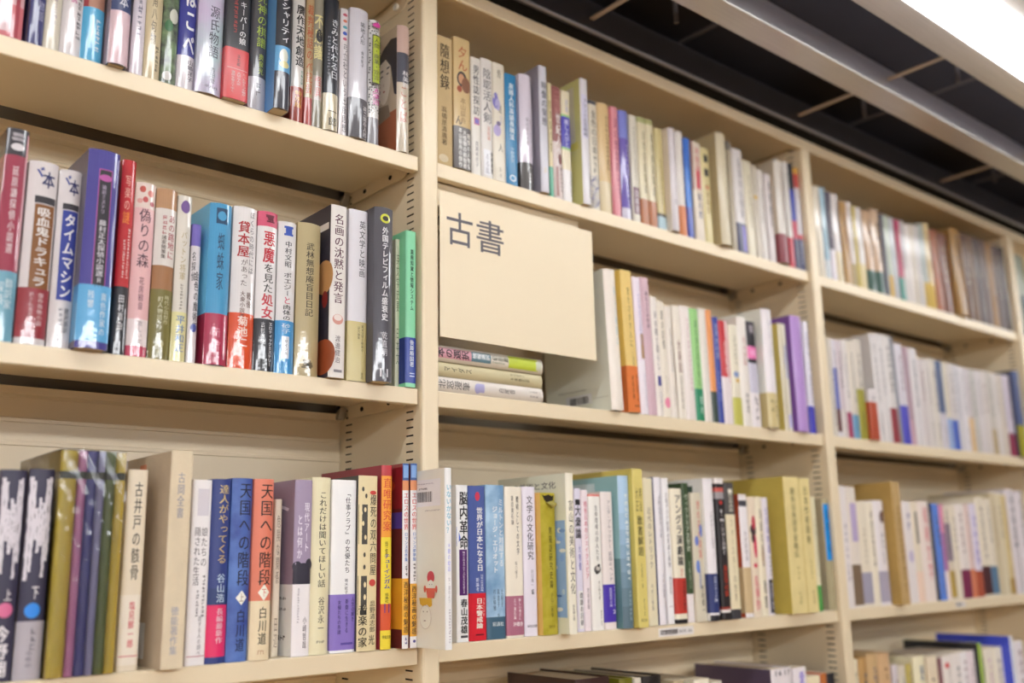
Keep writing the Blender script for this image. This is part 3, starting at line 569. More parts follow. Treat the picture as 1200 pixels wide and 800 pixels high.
B(-0.4731,0.0239,0.1982,0.01,'36334a','dark book with white splash, blue dot, grey band',k='h',obi=(0.73,1,'aca6ae'),t=[('F',0.06,0.92,0.04,0.55),('T','下',0.55,0.56,0.63,0.3,'e6e0e4',1),('E',0.5,0.68,0.3,0.036,'2f86e0')],side='5a4c3c',ot=[('K',0.6,0.1,0.5,0.22,'5c5860'),('T','今年の',0.5,0.5,0.8,0.26,'6a666e',0)])
B(-0.447,0.0651,0.2174,0.004,'SET','shrink-wrapped set of six yellow, pink, blue, lavender and green volumes',d=0.15,k='h',name='wrapped_book_set')
B(-0.3778,0.0207,0.2013,0.01,'dccfb8','cream book with black title and red author name',bands=[(0.63,0.97,'e2d8c8')],t=[('T','古井戸の骸骨',0.55,0.06,0.56,0.42,'2e2824',1),('T','塩見鮮一郎',0.55,0.66,0.89,0.3,'c23a4e',1),('R',0.05,0.95,0.925,0.93,'c86a70')])
B(-0.3397,0.0234,0.2214,-0.006,'d2c3a8','tall worn beige slipcase with pink stripe and barcode sticker',d=0.16,k='b',g='p',t=[('T','古岡全書',0.5,0.1,0.32,0.34,'8c8c98',1),('T','徳能著作集',0.5,0.72,0.94,0.36,'9a9aa6',1),('LR',0.44,0.56,0.04,0.5,'b4775c'),('LR',0.3,0.82,0.8,0.965,'e2dde4'),('BC',0.42,0.78,0.87,0.93),('LK',0.4,0.78,0.82,0.008,'8a8690')],name='slipcased_book',side='b0a08a')
B(-0.3075,0.0213,0.1932,0.01,'e9e3e4','white book with grey serif title right of the slipcase',t=[('R',0.25,0.85,0.05,0.2,'cfcad2'),('T','娘たちの',0.68,0.26,0.48,0.34,'5c565c',0),('T','隠された生活',0.32,0.26,0.58,0.34,'5c565c',0),('K',0.75,0.52,0.75,0.16,'6a646a'),('K',0.45,0.6,0.75,0.15,'6a646a'),('T','愛する人の調べ',0.62,0.74,0.95,0.2,'8a8488',0),('R',0.05,0.95,0.95,0.955,'c08a92')])
B(-0.2853,0.0223,0.1949,0.01,'2c3c7c','navy book with gold title and hot pink band',g='w',bands=[(0.6,0.72,'24386e')],obi=(0.69,0.965,'de2a64'),t=[('T','達人がやってくる',0.6,0.03,0.47,0.55,'c6ae74',1),('T','谷山浩',0.6,0.52,0.68,0.45,'bcd0e6',1)],ot=[('T','長編最新作',0.6,0.06,0.75,0.38,'f6c4d2',1)])
B(-0.262,0.0245,0.1967,0.01,'5a7cc0','cloudy blue book with large black title and white diamond',k='h',t=[('T','天国への階段',0.62,0.02,0.6,0.62,'1d1f30',1),('D',0.58,0.66,0.27,0.04,'efe8dc'),('T','上',0.58,0.635,0.685,0.24,'8a6a50',0),('T','白川道',0.58,0.72,0.95,0.45,'1d2038',1)],col2='2f3f8c',ns=16)
B(-0.237,0.0237,0.1963,0.006,'d97c64','salmon book with large black title, cream lower half',k='h',bands=[(0.68,1,'e3d2b0')],t=[('T','天国への階段',0.6,0.02,0.6,0.68,'261c1a',1),('D',0.58,0.635,0.3,0.045,'f2e6d8'),('T','下',0.58,0.61,0.66,0.26,'d05a44',0),('T','白川道',0.56,0.71,0.92,0.45,'28231c',1),('T','角川',0.5,0.945,0.97,0.4,'b0805c',0)])
B(-0.2001,0.0089,0.1757,0.03,'dacfbd','slim cream book tucked between salmon and mauve ones',t=[('T','危険な関係',0.5,0.1,0.55,0.5,'8a7c6c',0),('T','田辺',0.5,0.75,0.95,0.5,'8a7c6c',0)])
B(-0.1853,0.0225,0.1975,0.01,'9c8ca6','mauve book with trees silhouette and white lower half',d=0.135,bands=[(0.6,1,'e8e2e4'),(0.5,0.6,'2c2838')],t=[('T','現代アート',0.68,0.13,0.42,0.3,'e4dcea',1),('T','とは何か',0.3,0.2,0.46,0.3,'e4dcea',1),('E',0.2,0.5,0.25,0.03,'2c2838'),('E',0.55,0.5,0.3,0.02,'2c2838'),('E',0.85,0.49,0.2,0.035,'2c2838'),('K',0.3,0.62,0.82,0.12,'a49ca4'),('T','小崎哲哉',0.68,0.78,0.96,0.22,'5c545e',0),('LT','ト',0.05,0.42,0.16,0.14,'ded4e2',2),('LT','小崎哲哉',0.3,0.36,0.36,0.05,'d0c4d6',1),('LR',0.0,1,0.6,1,'ddd6d8'),('LK',0.1,0.5,0.68,0.02,'3c3840'),('LK',0.1,0.5,0.74,0.02,'3c3840'),('LK',0.1,0.5,0.9,0.03,'3c3840')],side='847486')
B(-0.1617,0.0247,0.2013,0.01,'e0d8b4','cream-yellow book with grey-black informal title',g='w',t=[('T','これだけは聞いてほしい話',0.52,0.08,0.63,0.42,'3c3a34',1),('T','谷沢永一',0.52,0.68,0.88,0.34,'4a463e',0),('H','PHP',0.3,0.75,0.93,0.02,'5a564a',1)])
B(-0.1359,0.033,0.1992,0.01,'ebe7ee','white book with small black title and violet band',obi=(0.67,0.985,'8672be'),t=[('T','「仕事クラブ」の女優たち',0.63,0.06,0.55,0.22,'38343e',1),('T','青木笙子',0.6,0.58,0.67,0.16,'4a4650',0)],ot=[('T','女優たちの系譜',0.33,0.1,0.72,0.14,'2e2456',0),('T','新劇に生きる',0.63,0.08,0.7,0.14,'2e2456',0),('T','人生の輝き',0.88,0.05,0.5,0.14,'2e2456',0),('R',0.4,0.9,0.87,0.91,'5a489a')])
B(-0.1024,0.0269,0.2052,0.006,'ddcda2','cream book with dice pattern beside the yellow magazine',d=0.125,t=[('R',0.02,0.45,0.17,0.4,'47443f'),('R',0.02,0.45,0.58,0.8,'47443f'),('E',0.14,0.22,0.05,0.012,'ddcda2'),('E',0.32,0.2,0.06,0.014,'ddcda2'),('E',0.22,0.28,0.06,0.014,'ddcda2'),('E',0.12,0.34,0.05,0.012,'ddcda2'),('E',0.34,0.36,0.06,0.014,'ddcda2'),('E',0.34,0.63,0.06,0.016,'ddcda2'),('E',0.34,0.7,0.06,0.016,'ddcda2'),('E',0.34,0.76,0.06,0.016,'ddcda2'),('E',0.2,0.08,0.06,0.014,'47443f'),('E',0.36,0.12,0.06,0.014,'47443f'),('E',0.3,0.46,0.06,0.014,'47443f'),('E',0.3,0.53,0.06,0.014,'47443f'),('T','爆死の双六問屋',0.75,0.11,0.58,0.36,'4a443c',0),('E',0.72,0.1,0.17,0.012,'c04038'),('E',0.72,0.62,0.17,0.02,'c04038'),('T','音楽の家',0.25,0.74,0.98,0.45,'26231f',1),('T','忌野清志郎',0.74,0.72,0.9,0.3,'5a544a',0),('T','光',0.7,0.91,0.97,0.32,'3a352e',1)],side='3c3a38')
B(-0.0708,0.0151,0.2189,0.004,'ecd23a','yellow and orange magazine with a number on its foot',d=0.15,bands=[(0,0.06,'b83a40'),(0.06,0.4,'ec9a34'),(0.76,0.9,'d0542e')],t=[('T','直唯研究案',0.5,0.07,0.37,0.8,'cc4a2e',1),('T','特集',0.45,0.42,0.5,0.3,'5a4c18',0),('T','チューインガム',0.5,0.49,0.68,0.6,'2430a0',2),('T','扶桑社',0.5,0.7,0.755,0.35,'3c3414',1),('H','11',0.12,0.9,0.78,0.07,'2c2e88',2),('H','中島文庫',0.1,0.9,0.935,0.02,'3a3010',1)],name='magazine',side='8c2c3c')
B(-0.0465,0.0092,0.2212,-0.006,'e8e4e6','thin glossy book with red title, dark red cover showing',d=0.165,g='w',bands=[(0,0.095,'3a5a96'),(0.095,0.15,'dc9060'),(0.63,0.93,'eba92c')],t=[('R',0.1,0.9,0.01,0.08,'7aa0d4'),('T','エロスの世界',0.5,0.16,0.37,0.75,'d03a3a',1),('T','ロマンス名作集',0.5,0.38,0.54,0.5,'3a74c0',1),('K',0.5,0.55,0.62,0.4,'4a464c'),('T','西洋秘画の魅惑',0.5,0.645,0.92,0.7,'3c2a10',1),('K',0.5,0.94,0.98,0.4,'4a4690'),('LR',0,0.9,0.0,0.25,'7c1c26'),('LR',0.0,0.6,0.27,0.36,'4a3a8c'),('LR',0,1,0.63,0.9,'d8962a'),('LE',0.3,0.12,0.2,0.05,'a83a2a')],side='5c2024')
B(-0.0348,0.01,0.2218,-0.006,'e8e4e6','rightmost thin glossy book with red title, against the post',d=0.165,g='w',bands=[(0,0.095,'3a5a96'),(0.095,0.15,'dc9060'),(0.66,0.94,'eba92c')],t=[('R',0.1,0.9,0.01,0.08,'7aa0d4'),('T','エロスの世界',0.5,0.16,0.37,0.75,'d03a3a',1),('T','ロマンス夢夢集',0.5,0.38,0.54,0.5,'3a74c0',1),('K',0.5,0.55,0.65,0.4,'4a464c'),('T','西洋秘画の魅惑',0.5,0.67,0.93,0.7,'3c2a10',1),('E',0.5,0.965,0.2,0.008,'4a4690')],side='5c2024')
B(-0.0243,0.01,0.2123,-0.063,'efe9e8','white picture book pulled far out in front of the post',d=0.2,t=[('T','いないかない？',0.5,0.09,0.37,0.75,'86bcd0',2),('T','＊鏡の絵話',0.5,0.42,0.58,0.4,'a4a8e4',1),('T','文・落合よう',0.5,0.61,0.75,0.36,'a8a4ac',0),('K',0.55,0.78,0.97,0.3,'b0a8b0'),('LR',0.04,0.34,0.056,0.21,'d8d0e0'),('BC',0.13,0.3,0.126,0.185),('LK',0.1,0.32,0.08,0.008,'8a8290'),('LK',0.17,0.27,0.108,0.014,'5a5460'),('LK',0.04,0.2,0.235,0.008,'9a9298'),('LE',0.14,0.61,0.038,0.035,'b8384a'),('LE',0.14,0.655,0.034,0.03,'e6d8cc'),('LP',[(0.19,0.67),(0.09,0.67),(0.105,0.725),(0.175,0.725)],'c25a52'),('LE',0.2,0.675,0.012,0.02,'c25a52'),('LE',0.082,0.675,0.012,0.02,'c25a52'),('LE',0.128,0.65,0.003,0.003,'3a3234'),('LE',0.152,0.65,0.003,0.003,'3a3234'),('LP',[(0.26,0.725),(0.13,0.725),(0.125,0.765),(0.15,0.775),(0.18,0.76),(0.21,0.775),(0.25,0.76)],'c09a38'),('LE',0.195,0.83,0.062,0.066,'b8aca4'),('LE',0.195,0.83,0.059,0.063,'ddd2c6'),('LE',0.175,0.8,0.004,0.004,'4a4044'),('LE',0.215,0.8,0.004,0.004,'4a4044'),('LE',0.2,0.85,0.012,0.003,'8a7a78')],name='picture_book',side='d9cec2')
R_('R21',0.3816)
B(0.0185,0.0274,0.1964,0.01,'d2b88a','aged tan slipcase with old-style black title, beside the post',k='b',g='p',t=[('T','隨想錄',0.5,0.05,0.42,0.62,'2c2620',1),('T','高橋是清遺著',0.45,0.55,0.85,0.36,'4c4030',0),('E',0.4,0.95,0.3,0.03,'e2d4b4')],name='slipcased_book',side='a88652')
B(0.0464,0.0298,0.2021,0.006,'d9bc86','tan book with brush art and dark grey paper band',obi=(0.685,1,'66605e'),t=[('T','夕ん',0.5,0.06,0.26,0.6,'b8603c',1),('E',0.45,0.32,0.3,0.06,'4a4038'),('E',0.42,0.32,0.18,0.04,'d29a70'),('E',0.7,0.36,0.28,0.06,'8a5a3c'),('E',0.3,0.4,0.15,0.025,'a8502c'),('T','本山荻舟',0.5,0.46,0.66,0.34,'9a7a4c',0),('T','ん',0.25,0.6,0.68,0.4,'3c342c',1)],ot=[('T','戦慄の人物伝',0.84,0.12,0.98,0.22,'ece8e2',2),('T','大怪物の創始者',0.58,0.06,0.98,0.22,'ece8e2',2),('T','本山荻舟の傑作',0.32,0.02,0.98,0.22,'ece8e2',2)])
B(0.0802,0.0179,0.1824,0.01,'ece6dc','slim white book with purple square on its spine',t=[('T','男性誌探訪',0.5,0.06,0.5,0.66,'45414a',1),('R',0.25,0.8,0.52,0.58,'cf7a9a'),('R',0.33,0.72,0.53,0.57,'8a7cd0'),('T','斎藤美奈子',0.5,0.72,0.94,0.36,'807a7c',0)])
B(0.0989,0.0214,0.1873,0.01,'e6e0da','white book with outlined grey title and pale label',t=[('T','陰耶活人剣',0.5,0.08,0.55,0.74,'56535a',0),('T','完結編',0.6,0.57,0.69,0.28,'e0907a',0),('R',0.15,0.7,0.77,0.98,'eeeef2'),('T','るる乱',0.45,0.8,0.97,0.35,'9a98a6',0),('T','剣客商売',0.85,0.78,0.96,0.22,'3c3a44',2)])
B(0.1211,0.0235,0.1877,0.01,'e8dfcc','cream book with scattered title and purple art',t=[('T','奇',0.5,0.05,0.13,0.34,'5a5448',0),('T','遊',0.55,0.35,0.43,0.3,'5a5448',0),('T','人',0.55,0.68,0.76,0.4,'5a5448',0),('E',0.2,0.33,0.2,0.07,'8078c4'),('E',0.35,0.36,0.2,0.05,'b4acd8'),('E',0.3,0.58,0.28,0.05,'b8a8d8'),('E',0.4,0.52,0.18,0.02,'7a6a8c'),('T','山田',0.6,0.44,0.52,0.2,'b8b4d0',0),('K',0.5,0.88,0.97,0.25,'b0a898')])
B(0.1454,0.0223,0.1775,0.01,'1f80b4','bright blue book with white title and round emblem',t=[('T','産婦人科英語表現法',0.5,0.08,0.6,0.44,'e6f0f4',2),('T','小柳賢次',0.5,0.66,0.8,0.3,'b4d8ec',1),('E',0.5,0.94,0.28,0.03,'d6e8f2'),('E',0.5,0.94,0.18,0.018,'3f92c4')])
B(0.1761,0.0255,0.1874,0.01,'e4dae8','pale lavender book with slanted dark band at its foot',k='h',g='w',obi=(0.77,1,'5c5754'),t=[('T','愛の訪れの事',0.45,0.38,0.62,0.2,'8a848e',0),('T','木下けい',0.72,0.38,0.6,0.16,'a49eaa',0)],side='d0c8da',ot=[('T','村上春樹編',0.6,0.1,0.75,0.24,'d8d4d2',1)])
B(0.2073,0.0165,0.2071,0.002,'d6d4de','tall silver-grey book with black title',d=0.14,t=[('T','映像の発想',0.55,0.12,0.48,0.7,'3c3840',1),('K',0.5,0.8,0.86,0.4,'d8c8a8')],side='8c8894')
B(0.232,0.008,0.188,0.01,'eadcae','thin cream book with green foot',bands=[(0.74,1,'5cb090')],t=[('T','随筆集の秋',0.5,0.15,0.6,0.7,'9a8c60',0),('T','三浦',0.5,0.5,0.62,0.5,'7a6c50',0)])
B(0.2409,0.0188,0.1864,0.01,'9a5c58','mauve-brown book with bold white title',bands=[(0.5,1,'dccac4')],t=[('T','二世紀',0.55,0.03,0.25,0.6,'c48a84',1),('T','世紀人への',0.62,0.24,0.72,0.62,'f4ecea',2),('R',0.2,0.5,0.72,0.98,'a07068'),('E',0.7,0.65,0.2,0.05,'7a3c38'),('K',0.8,0.72,0.95,0.3,'6c4844')])
B(0.2606,0.0191,0.1852,0.01,'ece0c0','cream book with blue-violet title panel edged in lime',bands=[(0.22,0.24,'9ccc7c'),(0.24,0.52,'4a40b8'),(0.52,0.54,'9ccc7c'),(0.72,1,'eee9e8')],t=[('T','詩集',0.6,0.07,0.2,0.35,'b0b0d8',0),('T','癒し人びと',0.5,0.26,0.52,0.5,'cfcdf2',2),('K',0.85,0.74,0.95,0.2,'5a5864')])
B(0.294,0.0168,0.2124,0.0,'e6e2e6','white book whose yellow-green cover shows, with boxed title',d=0.14,t=[('R',0.12,0.85,0.13,0.48,'dcd8ee'),('T','ブランド広告戦略',0.5,0.16,0.47,0.5,'2c2a30',1),('LR',0.1,0.75,0.05,0.5,'c9c4b2'),('LR',0.05,0.9,0.5,0.56,'c8c060'),('K',0.8,0.75,0.95,0.2,'77737a')],side='c6c283')
B(0.3217,0.0191,0.1861,0.01,'e3d9c4','cream book with purple wave pattern at its foot',bands=[(0,0.03,'4a4c5a')],t=[('T','金色の日本',0.5,0.08,0.5,0.62,'5a544e',0),('K',0.5,0.5,0.68,0.4,'8a8478'),('F2',0,1,0.7,0.99),('R',0.92,1,0.5,0.75,'3c7a3c')])
B(0.3437,0.0274,0.1897,0.01,'e0c08a','sandy tan book with plain small title',k='h',bands=[(0.72,1,'e2d0a8')],t=[('K',0.65,0.1,0.62,0.25,'8a7048')])
B(0.373,0.0199,0.1909,0.01,'e89aa4','pink book with purplish title',k='h',t=[('T','源の想念詩',0.5,0.1,0.6,0.4,'9a4a6c',0),('R',0,0.12,0,1,'d4707c'),('K',0.6,0.62,0.85,0.3,'c05a8c')])
B(0.395,0.0223,0.1912,0.01,'7f86d8','blue-violet book in two tones',g='w',bands=[(0.26,0.9,'6a54b4'),(0.9,1,'dcd8ea')],t=[('K',0.65,0.3,0.9,0.35,'c4bce8')],side='4a2c6a')
B(0.4184,0.0175,0.1888,0.01,'e3dccb','pale cream book with mauve label at its foot',t=[('K',0.5,0.1,0.62,0.3,'b4ac9c'),('R',0.1,0.9,0.68,0.93,'7a5060'),('T','日本語',0.5,0.7,0.92,0.5,'e0d4d4',0)])
B(0.438,0.0199,0.1914,0.01,'e8dcb8','first of two cream books with brown bands and green tops',bands=[(0,0.05,'b4b478')],obi=(0.77,1,'b87244'),t=[('T','詩学序説集成',0.65,0.12,0.72,0.3,'6a6048',0)])
B(0.459,0.0192,0.1927,0.01,'e8dcb8','second of two cream books with brown bands and green tops',bands=[(0,0.05,'b4b478')],obi=(0.77,1,'b87244'),t=[('T','歌学序説集成',0.65,0.12,0.72,0.3,'6a6048',0)])
B(0.4848,0.0218,0.1857,0.014,'d4c48c','mustard beige book with light blue foot',bands=[(0.84,0.87,'4a4440'),(0.87,1,'bcd8e2')],t=[('K',0.6,0.3,0.75,0.25,'9a8a58')])
B(0.5071,0.0174,0.1872,0.0,'e0d8dc','wide plain lavender-white book with faint title',k='h',t=[('K',0.65,0.1,0.3,0.14,'b8aeb4'),('K',0.5,0.7,0.75,0.6,'c4bac0')],side='d2c6b8')
B(0.5375,0.0204,0.1926,0.01,'e8e0d8','white book with orange foot beside the blue one',k='h',obi=(0.72,1,'dd8650'),t=[('T','戦後文学史論',0.8,0.15,0.7,0.32,'55505a',1)])
B(0.559,0.0149,0.1855,0.01,'3a76d8','slim bright blue book',bands=[(0.3,0.7,'4a8ae8'),(0.7,1,'5a6cc8')],t=[('R',0.7,1,0.2,1,'1c2238')])
B(0.5785,0.0257,0.1843,0.01,'e6d8c4','cream book with bold red title',t=[('T','不思議な',0.55,0.05,0.4,0.6,'d0505c',1),('R',0.3,0.75,0.3,0.48,'d8505a'),('T','歌の旅',0.55,0.52,0.78,0.4,'3c4070',1),('R',0.0,0.1,0.0,0.5,'8a3a34')])
B(0.6047,0.0233,0.1797,0.01,'dfcf94','yellow book with black square title marks',t=[('R',0.25,0.75,0.07,0.15,'2c2820'),('R',0.25,0.75,0.22,0.3,'2c2820'),('T','料理随筆',0.5,0.38,0.7,0.45,'a07c3c',0),('E',0.5,0.42,0.3,0.02,'d8956c')])
B(0.6354,0.028,0.2131,-0.004,'dccfb0','big beige book taller than its neighbours',d=0.15,k='h',t=[('K',0.5,0.5,0.8,0.12,'bfb08c')],side='b0a07c')
B(0.683,0.0138,0.2126,0.01,'b8aa90','thin grey-beige book beside the big beige one',bands=[(0,0.08,'7a7468')])
B(0.6981,0.0293,0.203,0.01,'e6dfdc','white book with navy and purple foot',bands=[(0.72,1,'4a4a6c')],t=[('T','童話の心理学',0.6,0.08,0.68,0.35,'6c6670',0),('R',0.5,0.95,0.74,0.98,'7a6cc8')])
B(0.7287,0.0247,0.187,0.01,'e6dcc0','cream book right of the navy-footed one',t=[('K',0.6,0.15,0.7,0.25,'9a9078')])
B(0.7547,0.0158,0.1833,0.01,'cfc4b0','greyish beige book with yellow mark',t=[('R',0.1,0.9,0.33,0.37,'d8b050'),('K',0.5,0.1,0.3,0.3,'7c7468')])
B(0.7718,0.0187,0.179,0.01,'e4dcd4','slim white book with dark right edge',t=[('R',0.8,1,0,1,'4c302c'),('K',0.4,0.2,0.6,0.25,'5a5058')])
B(0.7946,0.0217,0.1759,0.01,'e0d6d4','white book with dark grey title near the mauve band',t=[('T','夢酔独言',0.6,0.08,0.6,0.4,'55505a',1)])
B(0.8184,0.0277,0.2067,0.0,'e4dcd2','big white book with dull maroon band',d=0.15,k='h',obi=(0.72,1,'964850'),t=[('K',0.6,0.1,0.6,0.2,'b89a90')],side='bdb09c')
B(0.8622,0.0156,0.2176,0.01,'e6e0da','slim white book with bright red foot',bands=[(0.72,1,'cc2840')],t=[('K',0.6,0.1,0.65,0.3,'8a848c')])
B(0.8792,0.0158,0.2184,0.01,'23232c','slim book banded black, blue, red and navy',bands=[(0.25,0.55,'3a46b0'),(0.55,0.72,'c83c58'),(0.72,1,'2c2c58')])
B(0.8964,0.0174,0.2137,0.01,'e0d8dc','multicoloured slim book beside the right post',bands=[(0,0.06,'e0a840'),(0.06,0.2,'c84a40'),(0.66,0.7,'d03a44'),(0.7,1,'4a4c70')],t=[('K',0.6,0.2,0.65,0.4,'6a6890'),('K',0.5,0.72,0.95,0.5,'c0c0d4')])
R_('R22',0.0611)
B(0.3408,0.0263,0.222,0.0,'ece2d6','large cream book with bare cover showing, leaning by the sign',d=0.15,k='h',t=[('T','新しい季節に',0.75,0.12,0.55,0.22,'9ac0cc',0),('LR',0.28,0.68,0.86,0.93,'e0d8d0'),('BC',0.34,0.62,0.875,0.925),('LK',0.35,0.8,0.83,0.012,'8a8274'),('LK',0.03,0.25,0.9,0.008,'b0a898')],side='ddd2be',lean=-2.25)
B(0.3809,0.0262,0.2283,0.004,'e3c67e','yellow book with orange paper band',g='p',obi=(0.68,1,'dc7c42'),t=[('T','愛をさがす人に',0.55,0.12,0.55,0.24,'6a5c34',0),('T','三浦朱',0.6,0.58,0.68,0.16,'7a6c44',0)],side='d2ae58',ot=[('T','安息の書',0.42,0.2,0.72,0.18,'4c2a14',1),('T','迷える現代への',0.78,0.18,0.76,0.14,'4c2a14',1),('R',0.45,0.9,0.85,0.88,'8a4a24')],lean=-2.12)
B(0.4147,0.0179,0.2236,0.01,'ece0ec','lavender-white book with faint violet title',bands=[(0.62,1,'f0e8f0')],t=[('K',0.6,0.12,0.5,0.25,'a8a0cc'),('R',0.5,0.9,0.42,0.6,'b08a60'),('K',0.7,0.7,0.95,0.2,'b8b0c8')],lean=-2.0)
B(0.4336,0.0192,0.2265,0.01,'d4b4be','mauve-pink book with black title',t=[('T','春のうたの世界',0.55,0.1,0.38,0.34,'2c2430',1),('K',0.9,0.35,0.9,0.15,'5a3c46'),('R',0,0.15,0,1,'c8a4b0')],lean=-1.87)
B(0.4538,0.0154,0.197,0.01,'ece4dc','white book with small blue wedge near its foot',t=[('T','天の歌と暮らし',0.55,0.12,0.62,0.45,'5c565c',1),('LP',[],'0'),('R',0.3,0.8,0.67,0.75,'4a4a98'),('K',0.6,0.8,0.95,0.25,'9a94a8')],lean=-1.74)
B(0.4702,0.0166,0.1921,0.01,'e9e0d0','cream book with pink dot at its foot',t=[('T','夏の記憶',0.5,0.08,0.42,0.42,'5a544c',0),('E',0.5,0.88,0.4,0.045,'ea8aa8'),('K',0.5,0.65,0.8,0.2,'9a9284')],lean=-1.62)
B(0.4879,0.0147,0.1866,0.01,'e8dfd4','cream book beside a dark gap',t=[('K',0.6,0.2,0.6,0.3,'a8a0a0'),('K',0.6,0.72,0.9,0.25,'b0a8a4')],lean=-1.49)
B(0.5069,0.0182,0.1899,0.01,'eae2d4','cream book with dark red title characters',t=[('T','大英国',0.5,0.3,0.6,0.5,'7a3c40',1),('K',0.5,0.62,0.92,0.25,'8a7c70')],lean=-1.36)
B(0.5262,0.024,0.1929,0.01,'ece2dc','pinkish white book left of the green one',t=[('K',0.65,0.1,0.75,0.25,'d0b0b4')],lean=-1.24)
B(0.5513,0.0211,0.1919,0.01,'98cc80','green book with dark green foot',bands=[(0.72,1,'2a8a62')],t=[('T','庭の木と花を歩く',0.55,0.1,0.7,0.34,'4c7a50',0),('T','草木',0.6,0.78,0.95,0.4,'cce8d8',1)],lean=-1.11)
B(0.5735,0.0192,0.1953,0.01,'e8e0d6','white book between the green and orange ones',t=[('K',0.6,0.2,0.7,0.2,'c4bcb4')],lean=-0.99)
B(0.5938,0.0149,0.1955,0.01,'e89a5c','slim orange book with dark green foot',bands=[(0.73,1,'3a4840')],lean=-0.86)
B(0.6098,0.015,0.1859,0.01,'36469c','slim royal blue book with white title',t=[('T','世界史の窓',0.5,0.06,0.4,0.55,'b8c0e4',1),('K',0.5,0.5,0.8,0.5,'7a86cc')],lean=-0.73)
B(0.626,0.0247,0.1821,0.01,'e8dcdc','white book with red upper panel',bands=[(0,0.55,'c83036')],t=[('T','国際関係',0.6,0.2,0.52,0.42,'f0c8c4',2),('R',0.6,1,0,0.55,'e4d2d0'),('K',0.8,0.15,0.6,0.2,'d06a7a')],lean=-0.61)
B(0.6519,0.0252,0.1784,0.01,'e6dec8','cream book with yellow-green foot and blue marks',bands=[(0.73,1,'c4c05c')],t=[('E',0.5,0.5,0.3,0.03,'8a9cc8'),('K',0.6,0.1,0.4,0.25,'8a8478'),('E',0.6,0.56,0.2,0.02,'d8b050')],lean=-0.48)
B(0.6783,0.0257,0.1961,0.01,'ebe4dc','white book with brick-red small title',t=[('T','花の詩篇',0.6,0.18,0.45,0.35,'b05a58',1),('K',0.5,0.7,0.9,0.3,'6a6468')],lean=-0.35)
B(0.7052,0.0249,0.1917,0.01,'e8e0e2','book with black and pink picture panel',bands=[(0,0.14,'38323a'),(0.14,0.24,'2c282e'),(0.24,0.36,'ea7ab4'),(0.36,0.4,'2c282e'),(0.4,0.68,'c8c4d4')],t=[('K',0.5,0.03,0.12,0.5,'b8b0b8'),('E',0.5,0.3,0.35,0.03,'f0a0cc'),('K',0.5,0.7,0.95,0.4,'5a545c')],lean=-0.3)
B(0.7386,0.0308,0.218,-0.002,'e6dfe2','big white book with tan band and pale cover',d=0.15,k='h',obi=(0.71,1,'d0be88'),t=[('K',0.6,0.1,0.4,0.2,'a49ca4')],side='d8cec4',ot=[('K',0.3,0.2,0.6,0.25,'5a4c30'),('K',0.7,0.2,0.7,0.2,'5a4c30')],lean=-0.3)
B(0.8024,0.024,0.2014,0.01,'e0dacc','olive and white book with blue title',t=[('R',0,0.3,0,1,'b8a860'),('T','英国紀行文',0.65,0.2,0.52,0.45,'5a6cc8',1),('R',0.4,1,0.85,0.97,'c0bce8')],side='b4a458',lean=-0.3)
B(0.8319,0.0343,0.2192,0.0,'b48fd0','purple book with darker violet cover edge',d=0.14,k='h',t=[('K',0.6,0.1,0.6,0.2,'9c78b8')],side='6c4688',lean=-0.3)
B(0.8842,0.0169,0.2174,0.01,'e4e0ea','slim white book with blue foot beside the right post',bands=[(0.76,1,'4340b8')],t=[('K',0.6,0.1,0.75,0.4,'6a66a0')],lean=-0.3)
R_('R23',-0.2597)
B(0.0497,0.0192,0.1991,0.012,'efecec','white book with heavy black title and purple panel',t=[('T','脳内革命',0.58,0.04,0.42,0.78,'141216',2),('TRI',0.02,0.3,0.27,0.4,'5a74d0'),('R',0.18,0.98,0.42,0.71,'4c0f62'),('T','脳から出るホルモンが生き方を変える',0.55,0.43,0.7,0.2,'e4d4ea',1),('T','春山茂雄',0.55,0.73,0.95,0.6,'1c1a1e',2),('R',0.25,0.85,0.96,0.975,'4a464c')])
B(0.0703,0.0274,0.1986,0.012,'4c5c98','blue book with white title and red band',g='p',obi=(0.7,1,'c8202f'),t=[('E',0.5,0.07,0.15,0.03,'c23a52'),('T','世界が日本になる日',0.62,0.14,0.56,0.4,'e8eaf2',2),('T','日本の世界戦略',0.72,0.58,0.69,0.18,'ccd2e8',0),('T','新論考',0.45,0.6,0.69,0.2,'ccd2e8',1)],ot=[('T','フランスの',0.82,0.1,0.5,0.14,'f4d0cc',1),('T','日本警戒論',0.55,0.1,0.75,0.4,'f8e4da',2),('R',0.3,0.8,0.86,0.89,'6a1420')])
B(0.0989,0.0322,0.2007,0.012,'6f96bc','watercolour blue book with two-column white title',bands=[(0.86,1,'3f6076')],t=[('T','ミルトンと対話する',0.78,0.09,0.54,0.26,'f2f4f8',1),('T','ジョージ・エリオット',0.45,0.14,0.58,0.28,'f6f8fc',2),('T','辻裕子',0.78,0.68,0.8,0.14,'4a5c74',0),('T','森道子',0.58,0.68,0.8,0.14,'4a5c74',0),('T','村山晴穂',0.38,0.68,0.82,0.14,'4a5c74',0),('T','監訳',0.58,0.84,0.86,0.12,'4a5c74',0),('H','彩流社',0.25,0.85,0.905,0.03,'dce6ee',1)],col2='a9c8e0',ns=22)
